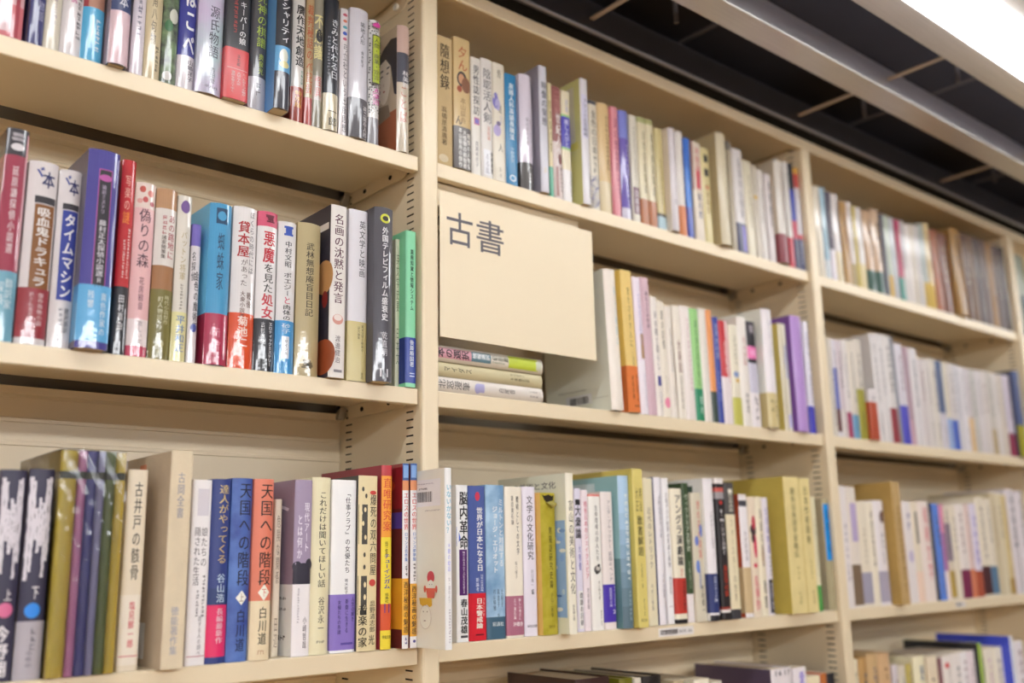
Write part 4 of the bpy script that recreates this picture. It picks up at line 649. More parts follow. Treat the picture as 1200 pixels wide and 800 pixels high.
B(0.1316,0.0299,0.1992,0.01,'e9e0cf','cream book with thin black title and mauve band',obi=(0.73,0.985,'aa6a80'),t=[('T','魔術としての文学',0.68,0.06,0.46,0.17,'38332e',1),('T','夏目漱石論',0.38,0.06,0.26,0.16,'4a443c',0),('T','坂口曜子',0.55,0.5,0.62,0.14,'8a8272',0)],ot=[('T','新しい視点に',0.72,0.06,0.62,0.15,'f0dce0',1),('T','立つ漱石論',0.42,0.06,0.6,0.15,'f0dce0',1),('H','沖積舎',0.3,0.9,0.72,0.12,'f0dce0',2)])
B(0.1645,0.0234,0.2004,0.012,'e2dce8','pale lavender book with black title',t=[('T','文学の文化研究',0.5,0.06,0.5,0.5,'2e2a34',1),('T','川口喬一',0.6,0.56,0.68,0.2,'5a545e',0),('T','編',0.6,0.69,0.73,0.22,'3c3840',1),('H','研究社出版',0.15,0.9,0.935,0.02,'4c4650',1)])
B(0.1884,0.0335,0.1923,0.006,'a69a28','olive green book with a torn spine top',d=0.12,k='h',g='p',t=[('TORN',),('T','無羅語研究史論',0.6,0.24,0.68,0.2,'4c4818',1),('T','子山二郎著',0.6,0.71,0.88,0.17,'6a6424',0),('R',0,0.12,0,1,'c49c56'),('H','国文学',0.4,0.75,0.945,0.02,'5a541c',0)],side='c09858',col2='b4a73c',ns=60)
B(0.2247,0.0149,0.2198,-0.012,'e9e3d0','tall cream book with blue painting on its cover',d=0.15,t=[('T','富山の美術と文化',0.5,0.17,0.76,0.62,'56524c',0),('T','長島勝正著',0.5,0.82,0.92,0.34,'7a746a',0),('LT','富山の美術と文化',0.13,1.0,0.07,0.05,'33302c',0),('LR',0.02,0.34,0.3,0.9,'86a6dc'),('LR',0.2,0.34,0.55,0.93,'3c2a2c'),('LE',0.1,0.362,0.031,0.016,'f0ece0'),('LE',0.06,0.364,0.045,0.012,'6a8cc8'),('LE',0.09,0.416,0.036,0.016,'7a9cd8'),('LE',0.18,0.417,0.039,0.02,'f0ece0'),('LE',0.13,0.435,0.043,0.01,'f0ece0'),('LE',0.06,0.489,0.045,0.012,'f0ece0'),('LE',0.2,0.517,0.041,0.021,'7a9cd8'),('LE',0.2,0.529,0.049,0.01,'9cb6e6'),('LE',0.07,0.535,0.027,0.022,'7a9cd8'),('LE',0.21,0.587,0.033,0.02,'a8bce4'),('LE',0.16,0.593,0.027,0.013,'c8cfe0'),('LE',0.23,0.64,0.04,0.01,'a8bce4'),('LE',0.25,0.66,0.037,0.018,'4c6cb0'),('LE',0.18,0.687,0.028,0.01,'e8e4dc'),('LE',0.23,0.711,0.023,0.019,'5a7a9c'),('LE',0.24,0.695,0.033,0.014,'6a8cc8'),('LE',0.06,0.743,0.021,0.018,'a8bce4'),('LE',0.17,0.779,0.028,0.011,'c8cfe0'),('LE',0.12,0.769,0.038,0.008,'4c6cb0'),('LE',0.25,0.801,0.028,0.018,'a8bce4'),('LE',0.12,0.851,0.047,0.013,'e8e4dc'),('LE',0.23,0.852,0.046,0.018,'6a8cc8')],side='ded7c2')
B(0.2619,0.0124,0.2008,0.01,'ddd8ea','pale lilac book with heavy black lettering',t=[('R',0.1,0.8,0.08,0.12,'1c1a20'),('T','大衆論',0.45,0.12,0.36,0.85,'1c1a20',2),('T','大熊健',0.5,0.4,0.58,0.36,'4a46a0',1),('R',0,1,0.72,0.98,'ebe6e4'),('T','問題の回顧',0.55,0.73,0.96,0.5,'3c3a40',1)])
B(0.2771,0.0136,0.1989,0.012,'eedce0','pale pink book with crimson title',t=[('T','戦後日本のシェイクスピア',0.55,0.08,0.64,0.5,'c45a74',1),('T','荒井良雄',0.55,0.7,0.85,0.34,'6a5a64',0)])
B(0.2912,0.0234,0.1929,0.01,'ece6e0','white book with small rose drawing mid-spine',bands=[(0,0.015,'d87a72')],t=[('T','生命環境の詩人たち',0.55,0.08,0.5,0.28,'55504e',0),('E',0.5,0.56,0.3,0.03,'6a6664'),('E',0.55,0.55,0.16,0.018,'c8c2bc'),('E',0.45,0.58,0.15,0.015,'3c3a38'),('E',0.62,0.53,0.12,0.012,'3c3a38'),('T','井上輝夫著',0.6,0.64,0.78,0.18,'8a847e',0),('K',0.7,0.85,0.97,0.15,'9a948e')])
B(0.316,0.0242,0.1973,0.01,'e6dcd8','cream-white book with indigo paper band',obi=(0.68,0.95,'4630a4'),t=[('T','アニタ・ブルックナー',0.6,0.06,0.42,0.32,'807a80',0),('T','庭園のベンチ',0.6,0.44,0.66,0.32,'807a80',0)],side='d8c8c4',ot=[('T','英国現代小説',0.5,0.08,0.6,0.24,'d8d4f0',1),('H','2',0.6,0.95,0.72,0.14,'e8e6f8',2),('K',0.85,0.05,0.6,0.14,'c4c0e4')])
B(0.3458,0.0227,0.2216,0.0,'a9c6e0','tall pale blue book fading to slate, teal cover showing',d=0.165,k='h',bands=[(0.25,0.36,'9ebcd6'),(0.36,0.46,'90aec8'),(0.46,0.55,'82a0b8'),(0.55,0.64,'7894a8'),(0.64,0.74,'6c889a'),(0.74,0.86,'627c8a'),(0.86,1,'586f7c')],t=[('K',0.55,0.12,0.7,0.35,'dfe6ee'),('K',0.6,0.75,0.95,0.25,'9ab0bc'),('LR',0.3,0.85,0.04,0.42,'b8c8cc'),('LR',0,1,0.55,1,'5f8286')],side='86acb0')
B(0.369,0.0221,0.2323,-0.006,'d6c674','tall yellow book with large dark title',d=0.16,k='b',t=[('T','明治',0.68,0.12,0.28,0.26,'4a4228',0),('T','大正',0.32,0.12,0.28,0.26,'4a4228',0),('T','歌書解題',0.5,0.3,0.56,0.52,'2e2a1a',1),('T','辻森秀一著',0.5,0.6,0.76,0.16,'7a6e3c',0),('K',0.6,0.82,0.93,0.14,'7a6e3c'),('H','風文書',0.2,0.8,0.955,0.02,'6a6034',0)],side='c4b25c')
B(0.4058,0.021,0.2204,0.006,'dfd6b8','cream book with thin grey vertical title',t=[('T','近代のレトリック',0.45,0.2,0.62,0.42,'7a7468',0),('T','中村三春編',0.4,0.72,0.9,0.22,'8a8476',0)])
B(0.4316,0.0162,0.2227,0.006,'e6e2ec','white book with blue-black speckled cover edge',g='w',t=[('T','人形は生きている',0.55,0.12,0.42,0.42,'6c6878',0),('T','中村哲編著',0.55,0.66,0.82,0.24,'8a8694',0),('K',0.7,0.85,0.97,0.18,'9a96a4')],side='2c3a6c')
B(0.4536,0.0151,0.2224,0.01,'ebe7ea','white book with grey title over a small caption',t=[('T','北東アジア世界の形成と展開',0.5,0.1,0.62,0.4,'605c66',0),('T','増田昌弘',0.5,0.68,0.8,0.32,'5a5660',0),('R',0.2,0.8,0.88,0.885,'b8a8b0')])
B(0.4691,0.026,0.2065,0.006,'e6dec8','cream book with slanted black katakana title and red band',bands=[(0.97,1,'222024')],obi=(0.67,0.93,'bb3a30'),t=[('T','アングラ演劇論',0.55,0.04,0.58,0.56,'26242c',2),('T','叛乱',0.6,0.6,0.66,0.24,'d07a60',0)],ot=[('T','今泉劇場の解剖',0.72,0.08,0.92,0.26,'4a1c20',1)])
B(0.5016,0.0155,0.216,0.01,'364a2c','slim dark green book with white foot',bands=[(0.8,1,'e4dcdc')],t=[('T','ヴィクトリア文学史',0.5,0.08,0.5,0.6,'cfd6c4',1),('T','大橋喜之',0.5,0.56,0.76,0.3,'b8c4ac',0)])
B(0.5176,0.0254,0.2011,0.006,'cfc7b2','grey-cream book with red title and blue flower drawings',t=[('T','野の花の詩集',0.6,0.06,0.52,0.34,'c8706a',1),('E',0.3,0.38,0.18,0.04,'6a7cc4'),('E',0.75,0.3,0.16,0.05,'6a7cc4'),('E',0.3,0.58,0.18,0.05,'6a84cc'),('R',0.4,0.48,0.6,0.75,'5a74b8'),('T','竹村英一',0.58,0.72,0.94,0.28,'4a463c',1)])
B(0.5435,0.0237,0.2245,-0.002,'e4dfe2','white book with navy lower band and pale cover',d=0.15,k='h',bands=[(0.96,1,'222028')],obi=(0.675,0.945,'28346c'),t=[('T','（ルネサンス文学）',0.5,0.22,0.52,0.34,'7c767e',0),('LR',0.15,0.8,0.05,0.14,'3c5048')],side='d8d2d0',ot=[('T','日本メディア論',0.5,0.06,0.72,0.32,'d4d8ec',1)])
B(0.5741,0.0219,0.226,0.0,'2c282a','black book with white author name and red lettering',bands=[(0,0.04,'e4dcd8'),(0.07,0.1,'c45a50'),(0.1,0.15,'9a9496'),(0.91,0.93,'8a3428'),(0.93,0.95,'e0d8d4')],t=[('R',0.3,0.65,0.165,0.19,'c03a34'),('T','E・M・フォースター',0.5,0.22,0.55,0.55,'e8e4e4',1),('T','英文学の旅',0.55,0.62,0.84,0.45,'d0482c',1)])
B(0.5983,0.0246,0.2198,0.0,'e0d4b4','cream book with dark grey top and foot',bands=[(0,0.24,'4c4846'),(0.93,1,'3a383c')],t=[('R',0.3,0.7,0.05,0.08,'e6e0d0'),('T','英文学評論',0.5,0.08,0.22,0.45,'dcd4c4',1),('T','フォースターの世界',0.45,0.27,0.88,0.3,'9a8e70',0)])
B(0.6423,0.022,0.2017,0.006,'e8e2e4','white book with tan foot and red-brown cover edge',bands=[(0,0.03,'e0d8d4'),(0.05,0.1,'44424a')],obi=(0.6,0.965,'c8b088'),t=[('T','わが回想録',0.5,0.3,0.55,0.34,'8a848c',0)],side='a8482c')
B(0.6712,0.0199,0.1983,0.01,'e2d2bc','cream book with black and crimson splash art',t=[('E',0.5,0.28,0.4,0.05,'3a2c30'),('E',0.6,0.22,0.25,0.06,'c03a50'),('E',0.65,0.42,0.25,0.1,'d8506c'),('E',0.4,0.35,0.2,0.04,'2c2428'),('E',0.5,0.58,0.25,0.02,'d03a58'),('T','乱華抄',0.5,0.66,0.95,0.6,'d0506c',1)])
B(0.6925,0.0187,0.1988,0.01,'e6dcc4','cream book with tan-grey title right of the splash art one',t=[('T','演劇の起源',0.6,0.1,0.6,0.36,'6a5f58',0),('E',0.6,0.5,0.2,0.08,'b8a088'),('T','歌舞',0.6,0.7,0.95,0.42,'4a4444',0)])
B(0.7117,0.0139,0.1976,0.008,'dcd6dc','slim white book with purple title and black foot',t=[('T','幻影城物語',0.6,0.08,0.48,0.7,'6a60a8',1),('K',0.6,0.5,0.68,0.4,'8a8498'),('R',0.1,1,0.7,0.98,'2c2a34'),('T','文学史',0.55,0.72,0.95,0.5,'c8c4d0',1)])
B(0.7591,0.046,0.2354,-0.004,'d6c58c','first volume of two thick yellow cased books',d=0.17,k='b',g='p',t=[('T','慶長以来国学家略伝',0.52,0.08,0.6,0.3,'5a5230',1),('K',0.55,0.66,0.76,0.12,'8a7c4c'),('K',0.55,0.84,0.94,0.14,'8a7c4c')],side='b29f4e')
B(0.8067,0.0327,0.2341,-0.004,'d6c58c','second, thinner volume of two yellow cased books',d=0.17,k='b',g='p',t=[('T','日本作者辞典',0.5,0.06,0.5,0.4,'5a5230',1),('K',0.55,0.6,0.76,0.14,'8a7c4c'),('K',0.55,0.84,0.94,0.16,'8a7c4c')],side='b8a560')
B(0.8593,0.0122,0.2027,0.008,'dcd4b4','thin cream book with green foot',bands=[(0.78,1,'4f9a48')],t=[('K',0.5,0.2,0.7,0.4,'8a8468')])
B(0.8931,0.0227,0.2002,0.006,'a69c7c','grey-khaki book with bright blue spine label beside the post',d=0.14,k='h',g='p',t=[('R',0.1,0.9,0.05,0.56,'1e8ad8'),('T','演劇百科',0.5,0.1,0.5,0.4,'1c4468',1)],side='9c917a')
R_('R24',-0.5597)
B(0.2548,0.0673,0.2364,0.01,'3a2420','dark brown book seen from its top edge',k='h',pg='c8b898')
B(0.3426,0.028,0.2297,0.01,'6e6a18','olive book top edge near the shelf middle',k='h')
B(0.3723,0.0143,0.2283,0.01,'d8d0c0','thin pale book beside the olive one')
B(0.392,0.0404,0.2289,0.01,'231d1c','black thick book seen from its top edge',k='h')
B(0.459,0.0232,0.2169,0.01,'b8a888','tan book between black and cream ones')
B(0.5059,0.0365,0.214,0.01,'e4dcc8','cream paperback right of the black thick book')
B(0.5486,0.0251,0.2076,0.01,'d2ccc0','low grey-cream paperback')
B(0.6931,0.0572,0.2142,0.0,'ded6d8','white book with black numerals and dark violet cover',d=0.165,k='h',t=[('H','16',0.1,0.45,0.03,0.05,'3c383e',2),('H','17',0.5,0.9,0.03,0.05,'3c383e',2)],side='4c3f52')
B(0.7666,0.0388,0.2102,0.01,'e2dade','white book with violet lettering on its spine top',d=0.14,t=[('T','愛と',0.6,0.03,0.25,0.4,'8a78c8',2)])
B(0.8079,0.0387,0.1927,0.01,'e4d8b8','low cream book left of the red-edged one')
B(0.8493,0.0172,0.1948,0.01,'b86a34','orange-brown book with red top edge',side='a82c24')
B(0.8678,0.0242,0.1933,0.01,'26242a','black book against the right post')
R_('R31',0.3816)
B(0.9658,0.0228,0.1922,0.01,'ebe2cf','cream book first beside the left post',g='w',t=[('K',0.52,0.06,0.5,0.25,'7c4a50'),('K',0.55,0.72,0.93,0.2,'7c4a50')])
B(0.9898,0.0173,0.1942,0.01,'a9c8d8','pale blue-grey book third from the post',g='w',bands=[(0.8,1,'dce4e8')],t=[('K',0.52,0.14,0.64,0.31,'56606c')])
B(1.0083,0.0175,0.1892,0.01,'5a5060','dark top book with white lower half',bands=[(0.66,1,'e4dce4')],t=[('K',0.48,0.12,0.51,0.41,'c8beb0'),('K',0.55,0.72,0.93,0.2,'c8beb0')])
B(1.027,0.0304,0.1898,0.01,'e9e1de','white book with cream lower part',g='w',bands=[(0.66,1,'e6d6b0')],t=[('K',0.65,0.08,0.66,0.29,'6a6670'),('K',0.55,0.72,0.93,0.2,'6a6670')])
B(1.0588,0.0245,0.1801,0.01,'b98f52','golden brown book, leftmost of the brown ones',t=[('K',0.48,0.14,0.5,0.32,'7c4a50')])
B(1.0846,0.0216,0.1841,0.01,'e6dcd6','white book with gold-grey foot',g='w',bands=[(0.74,1,'b8a67c')],t=[('K',0.47,0.07,0.58,0.3,'6a6670')])
B(1.1075,0.0119,0.1797,0.01,'d4bf68','thin yellow book between two white ones',g='w',t=[('K',0.54,0.09,0.64,0.25,'7a6c68')])
B(1.1208,0.0255,0.1807,0.01,'e6dfda','white book with pale yellow lower part',g='w',bands=[(0.7,1,'e8d8a8')],t=[('K',0.62,0.1,0.48,0.25,'56606c')])
B(1.1497,0.0342,0.1793,0.01,'cba680','tan book with dark green band',k='h',g='w',bands=[(0.74,1,'3c5e52')],t=[('K',0.59,0.1,0.57,0.3,'5a545c')])
B(1.1853,0.0336,0.1911,0.01,'d4b596','lighter tan book with dark green band',k='h',g='w',bands=[(0.74,1,'3c6054')],t=[('K',0.54,0.14,0.64,0.39,'5a545c'),('K',0.55,0.72,0.93,0.2,'5a545c')])
B(1.2202,0.0128,0.1869,0.01,'6a6a74','thin dark grey book',t=[('K',0.62,0.12,0.5,0.3,'b8a890')])
B(1.2344,0.0237,0.188,0.01,'bfc9b4','pale sage green book with yellow foot',g='w',bands=[(0.74,1,'dab664')],t=[('K',0.63,0.09,0.49,0.32,'5a545c')])
B(1.2595,0.0204,0.1874,0.01,'c9ccd0','pale grey book left of the magenta one',g='w',t=[('K',0.51,0.12,0.51,0.24,'5a545c'),('K',0.55,0.72,0.93,0.2,'5a545c')])
B(1.2814,0.0206,0.1861,0.01,'b8305a','magenta book with teal foot',bands=[(0.72,1,'2a8878')],t=[('K',0.49,0.12,0.51,0.37,'b8a890'),('K',0.55,0.72,0.93,0.2,'b8a890')])
B(1.3035,0.0209,0.1888,0.01,'c0b8b8','greyish white book right of the magenta one',g='w',bands=[(0.6,1,'e2dad6')],t=[('K',0.48,0.06,0.49,0.25,'56606c'),('K',0.55,0.72,0.93,0.2,'56606c')])
B(1.3259,0.0212,0.1854,0.01,'e6ded8','white book fourth before the orange-brown one',g='w',t=[('K',0.64,0.11,0.58,0.4,'6a6670')])
B(1.3486,0.0215,0.1901,0.01,'d8cdbc','cream book third before the orange-brown one',g='w',t=[('K',0.48,0.09,0.62,0.27,'5a545c'),('K',0.55,0.72,0.93,0.2,'5a545c')])
B(1.3716,0.0217,0.1929,0.01,'d6d0cc','light grey book second before the orange-brown one',g='w',t=[('K',0.47,0.08,0.63,0.4,'56606c')])
B(1.3949,0.022,0.2019,0.01,'a8b0a8','grey-green book with yellow foot',g='w',bands=[(0.7,1,'ccaa44')],t=[('K',0.55,0.09,0.64,0.3,'6a6670')])
B(1.4185,0.0263,0.2069,0.01,'d6bc84','sand book with yellow foot, beside the orange-brown one',g='w',bands=[(0.7,1,'d8b448')],t=[('K',0.61,0.09,0.52,0.4,'5a545c')])
B(1.4473,0.0341,0.1982,0.01,'a8623c','orange-brown book in shiny film',k='h',t=[('K',0.54,0.06,0.53,0.28,'b8a890'),('K',0.55,0.72,0.93,0.2,'b8a890')])
B(1.4831,0.0441,0.197,0.01,'7c4c38','dark reddish brown book in shiny film',k='h',t=[('K',0.46,0.13,0.63,0.38,'b8a890')])
B(1.5276,0.0513,0.2162,0.0,'a47a38','tall golden brown book with broad cover',k='h',t=[('K',0.5,0.06,0.46,0.29,'5a545c'),('K',0.55,0.72,0.93,0.2,'5a545c')],side='8a6a3a')
B(1.6018,0.0309,0.219,0.01,'6a4a36','first dark brown book after the golden one',k='h',t=[('K',0.46,0.08,0.59,0.4,'c8beb0'),('K',0.55,0.72,0.93,0.2,'c8beb0')])
B(1.6345,0.0315,0.2198,0.01,'785a40','second brown book after the golden one',k='h',t=[('K',0.58,0.09,0.49,0.36,'c8beb0')])
B(1.6678,0.032,0.2207,0.01,'5a4c48','third grey-brown book after the golden one',k='h',t=[('K',0.48,0.11,0.47,0.36,'b8a890'),('K',0.55,0.72,0.93,0.2,'b8a890')])
B(1.7017,0.0326,0.2216,0.01,'6c564c','fourth brown book after the golden one',k='h',t=[('K',0.58,0.12,0.55,0.31,'b8a890')])
B(1.7361,0.0332,0.2226,0.01,'9a703c','amber brown book among the dark ones',k='h',t=[('K',0.52,0.08,0.63,0.35,'c8beb0')])
B(1.7712,0.0338,0.2235,0.01,'5c4840','second dark brown book before the right post',k='h',t=[('K',0.51,0.14,0.64,0.34,'b8a890')])
B(1.8069,0.0344,0.2245,0.01,'4c3c36','last dark brown book before the right post',k='h',t=[('K',0.63,0.14,0.62,0.25,'c8beb0'),('K',0.55,0.72,0.93,0.2,'c8beb0')])
R_('R32',0.0611)
B(0.9619,0.0149,0.1933,0.01,'e2dacd','cream book beside the left post',t=[('K',0.5,0.1,0.9,0.5,'8a8480')])
B(0.978,0.0138,0.1937,0.01,'e2dce4','white book with blue middle',bands=[(0.3,0.72,'6a72c0'),(0.72,0.95,'6a3c3c')],t=[('K',0.61,0.12,0.49,0.37,'6a6670')])
B(0.993,0.02,0.1939,0.01,'dccdd2','mauve-white book',bands=[(0.72,1,'e6dcd8')],t=[('K',0.54,0.11,0.5,0.37,'5a545c'),('K',0.55,0.72,0.93,0.2,'5a545c')])
B(1.0143,0.0172,0.1966,0.01,'e8e0dc','white book with crimson foot',bands=[(0.74,1,'a83a60')],t=[('K',0.56,0.14,0.61,0.38,'6a6670')])
B(1.0327,0.0237,0.1972,0.01,'e6dccc','cream book with light blue foot',bands=[(0.76,1,'74a8cc')],t=[('K',0.63,0.12,0.64,0.26,'56606c'),('K',0.55,0.72,0.93,0.2,'56606c')])
B(1.0577,0.0289,0.2039,0.01,'e4dacc','cream book with olive lower half',bands=[(0.5,1,'a8a242')],t=[('K',0.54,0.14,0.49,0.31,'5a545c'),('K',0.55,0.72,0.93,0.2,'5a545c')])
B(1.0871,0.0293,0.1026,0.002,'e6dede','short white book with brick-red band',d=0.105,obi=(0.25,1,'c05434'),t=[('K',0.57,0.12,0.6,0.32,'5a545c')])
B(1.1318,0.0219,0.2243,0.01,'e8e2e0','tall white book, first of four behind the short red-banded one',t=[('K',0.56,0.09,0.65,0.35,'5a545c'),('K',0.55,0.72,0.93,0.2,'5a545c')],lean=-1.5)
B(1.1551,0.0273,0.2274,0.01,'e6e0de','tall white book, second of four',t=[('K',0.49,0.13,0.58,0.27,'6a6670')],lean=-1.5)
B(1.1842,0.0275,0.2275,0.01,'e8e2de','tall white book with maroon foot',bands=[(0.68,1,'a03c44')],t=[('K',0.53,0.09,0.55,0.42,'5a545c'),('K',0.55,0.72,0.93,0.2,'5a545c')],lean=-1.5)
B(1.2134,0.0104,0.2258,0.01,'8a8c94','thin grey book left of the blue-footed one',t=[('K',0.58,0.11,0.55,0.39,'7a6c68'),('K',0.55,0.72,0.93,0.2,'7a6c68')],lean=-1.2)
B(1.2256,0.0318,0.2161,0.01,'e2dce4','white book with blue-violet band',obi=(0.62,1,'5652c8'),t=[('K',0.59,0.11,0.48,0.29,'7c4a50'),('K',0.55,0.72,0.93,0.2,'7c4a50')],lean=-1.0)
B(1.2588,0.0201,0.2127,0.01,'b89aa4','dusky mauve book',bands=[(0.75,1,'d0a8b4')],t=[('K',0.47,0.09,0.48,0.24,'6a6670'),('K',0.55,0.72,0.93,0.2,'6a6670')])
B(1.2804,0.0351,0.2135,0.01,'e6e0e0','white book right of the dusky mauve one',t=[('K',0.53,0.12,0.61,0.27,'56606c')])
B(1.3169,0.0246,0.1931,0.01,'dcd2d0','pinkish white book',t=[('K',0.57,0.13,0.49,0.4,'7c4a50')])
B(1.343,0.025,0.1961,0.01,'e0d8d2','plain white book left of the dark blue one',t=[('K',0.63,0.11,0.52,0.28,'7a6c68'),('K',0.55,0.72,0.93,0.2,'7a6c68')])
B(1.3695,0.0254,0.1991,0.01,'e4dcd0','cream-white book beside the dark blue one',t=[('K',0.55,0.11,0.6,0.39,'5a545c'),('K',0.55,0.72,0.93,0.2,'5a545c')])
B(1.3979,0.0281,0.1985,0.01,'5c6c92','dark slate blue book with white foot',bands=[(0.6,1,'dcd6de')],t=[('K',0.45,0.12,0.65,0.3,'7a6c68'),('K',0.55,0.72,0.93,0.2,'7a6c68')])
B(1.4277,0.0222,0.1979,0.01,'e2d8c4','cream book right of the slate blue one',bands=[(0.65,1,'9cb4e0')],t=[('K',0.61,0.13,0.56,0.27,'7c4a50'),('K',0.55,0.72,0.93,0.2,'7c4a50')])
B(1.4515,0.0266,0.1986,0.01,'dcd4d0','white book with bright blue foot',bands=[(0.66,1,'4664c4')],t=[('K',0.56,0.1,0.59,0.42,'6a6670'),('K',0.55,0.72,0.93,0.2,'6a6670')])
B(1.4797,0.0229,0.1978,0.01,'d8d4d8','cool white book after the blue-footed one',t=[('K',0.55,0.07,0.63,0.32,'56606c')])
B(1.5043,0.0274,0.1965,0.01,'e8e2e4','bright white book with film glare',t=[('K',0.57,0.06,0.57,0.29,'56606c'),('K',0.55,0.72,0.93,0.2,'56606c')])
B(1.5333,0.0236,0.1957,0.01,'dad0d2','pale book with peach foot',bands=[(0.6,1,'e4c08c')],t=[('K',0.56,0.09,0.6,0.38,'7a6c68'),('K',0.55,0.72,0.93,0.2,'7a6c68')])
B(1.5587,0.0239,0.1964,0.01,'ccc8c0','grey-cream book after the peach-footed one',t=[('K',0.46,0.11,0.57,0.4,'56606c'),('K',0.55,0.72,0.93,0.2,'56606c')])
B(1.5843,0.0287,0.1971,0.01,'e0d8d8','white book ninth from the slate blue one',t=[('K',0.56,0.12,0.55,0.28,'5a545c')])
B(1.6147,0.0291,0.1983,0.01,'e0d6d0','warm white book in the right run',t=[('K',0.46,0.14,0.52,0.35,'7c4a50')])
B(1.6457,0.0251,0.1995,0.01,'d0c8bc','grey-beige book with tan foot',bands=[(0.7,1,'c0aa80')],t=[('K',0.52,0.09,0.55,0.38,'56606c'),('K',0.55,0.72,0.93,0.2,'56606c')])
B(1.6726,0.0301,0.1982,0.01,'e2dad4','white book left of the cream one near the edge',t=[('K',0.55,0.09,0.52,0.24,'7a6c68')])
B(1.7045,0.0259,0.1994,0.01,'dccfc0','cream book near the right edge',t=[('K',0.65,0.06,0.65,0.34,'56606c')])
B(1.7323,0.0358,0.2002,0.01,'dcd2e0','lilac-white book with crimson foot',bands=[(0.72,1,'9a3c58')],t=[('K',0.56,0.06,0.54,0.26,'7c4a50'),('K',0.55,0.72,0.93,0.2,'7c4a50')])
B(1.7686,0.0432,0.2138,0.0,'56628c','dark navy book with olive foot at the right edge',k='h',bands=[(0.64,1,'a8a02c')],t=[('K',0.56,0.09,0.51,0.27,'b8a890'),('K',0.55,0.72,0.93,0.2,'b8a890')],side='3a3c4c')
R_('R33',-0.2597)
B(0.9532,0.0291,0.2259,0.01,'e6dedc','tall white book beside the left post',t=[('K',0.5,0.3,0.8,0.4,'b8b0b4')])
B(0.9835,0.0315,0.2252,0.01,'e2d8cc','cream book with lilac label and brown foot',bands=[(0.65,0.98,'7c6854')],t=[('R',0.2,0.9,0.14,0.46,'b8a8cc')])
B(1.0162,0.0338,0.1984,0.01,'e4dac6','cream book with grey-lavender band',obi=(0.68,0.97,'a09cae'),t=[('K',0.5,0.25,0.6,0.25,'b0a690')])
B(1.0516,0.0233,0.1975,0.01,'e8dfcb','slim cream book between two grey-banded ones',t=[('K',0.49,0.08,0.63,0.34,'5a545c')])
B(1.0764,0.0365,0.2013,0.01,'e8e2e4','white book with dark red oval and grey band',obi=(0.68,0.97,'a8a2b4'),t=[('E',0.75,0.16,0.25,0.06,'5c2c2c'),('K',0.6,0.3,0.62,0.3,'9a949c')])
B(1.1189,0.0311,0.2382,-0.008,'b89a68','tall golden-tan board book with broad cover',d=0.16,k='b',g='p',t=[('K',0.6,0.2,0.9,0.3,'7c6438')],side='a88a50')
B(1.1869,0.0341,0.202,0.01,'e6dedc','white book right of the tall tan one',t=[('K',0.6,0.1,0.3,0.4,'8a84a4'),('E',0.5,0.55,0.3,0.06,'c4b8d0')])
B(1.2224,0.0264,0.201,0.01,'e4d8c2','cream book with dark strip title and peach foot',bands=[(0.7,1,'ecd0bc')],t=[('R',0.4,0.7,0.1,0.42,'4c4844')])
B(1.2502,0.0448,0.2033,0.01,'eadcd4','cream book with red lettering',t=[('T','昭和文学',0.6,0.05,0.8,0.4,'cc4a5c',1)])
B(1.2972,0.0109,0.2007,0.01,'2c2c38','thin black book beside the sky blue one',t=[('K',0.48,0.1,0.56,0.28,'c8beb0'),('K',0.55,0.72,0.93,0.2,'c8beb0')])
B(1.3095,0.0294,0.1992,0.01,'5f86d8','sky blue book',t=[('K',0.58,0.09,0.45,0.39,'5a545c'),('K',0.55,0.72,0.93,0.2,'5a545c')])
B(1.3404,0.0172,0.198,0.01,'d88aa8','pink book with purple middle',bands=[(0.3,0.7,'a870a0'),(0.7,1,'e8d8d4')],t=[('K',0.55,0.13,0.62,0.4,'7a6c68')])
B(1.359,0.025,0.1983,0.01,'d8ccb8','cream book with grey art and gold foot',bands=[(0.2,0.6,'8a7c88'),(0.7,0.98,'b49848')],t=[('K',0.47,0.06,0.51,0.35,'5a545c'),('K',0.55,0.72,0.93,0.2,'5a545c')])
B(1.3855,0.0254,0.1989,0.01,'e2d8c4','cream book after the gold-footed one',t=[('K',0.61,0.12,0.48,0.38,'7a6c68')])
B(1.4124,0.0416,0.2012,0.01,'e9e0da','white book with wine-red foot',bands=[(0.7,1,'7c2c50')],t=[('K',0.46,0.07,0.53,0.29,'7c4a50')])
B(1.4556,0.0224,0.202,0.01,'dcc4bc','pinkish book with salmon foot',bands=[(0.7,1,'cc7c5c')],t=[('K',0.59,0.09,0.61,0.3,'6a6670')])
B(1.4796,0.0309,0.2025,0.01,'dcd4e4','white book with violet title and rust foot',bands=[(0.72,1,'a85038')],t=[('K',0.5,0.1,0.65,0.5,'7a6cc0')])
B(1.5122,0.0399,0.2184,0.01,'e4dac6','cream book with dark maroon foot',bands=[(0.7,0.98,'4c2a2e')],t=[('K',0.58,0.09,0.63,0.28,'6a6670')])
B(1.5538,0.0323,0.2155,0.01,'e2d8c6','cream book with blue-grey foot',bands=[(0.7,0.98,'5c7c98')],t=[('K',0.5,0.08,0.46,0.28,'6a6670')])
B(1.5878,0.0242,0.2299,0.01,'cabc9c','beige book first of three before the wrapped ones',t=[('K',0.48,0.13,0.54,0.29,'7c4a50')])
B(1.6137,0.029,0.2286,0.01,'d8ccae','pale beige book second before the wrapped ones',t=[('K',0.55,0.12,0.47,0.37,'7a6c68')])
B(1.6444,0.025,0.2255,0.01,'d0bc88','tan book with gold foot beside the wrapped ones',bands=[(0.84,1,'a8883c')],t=[('K',0.51,0.06,0.57,0.27,'7c4a50'),('K',0.55,0.72,0.93,0.2,'7c4a50')])
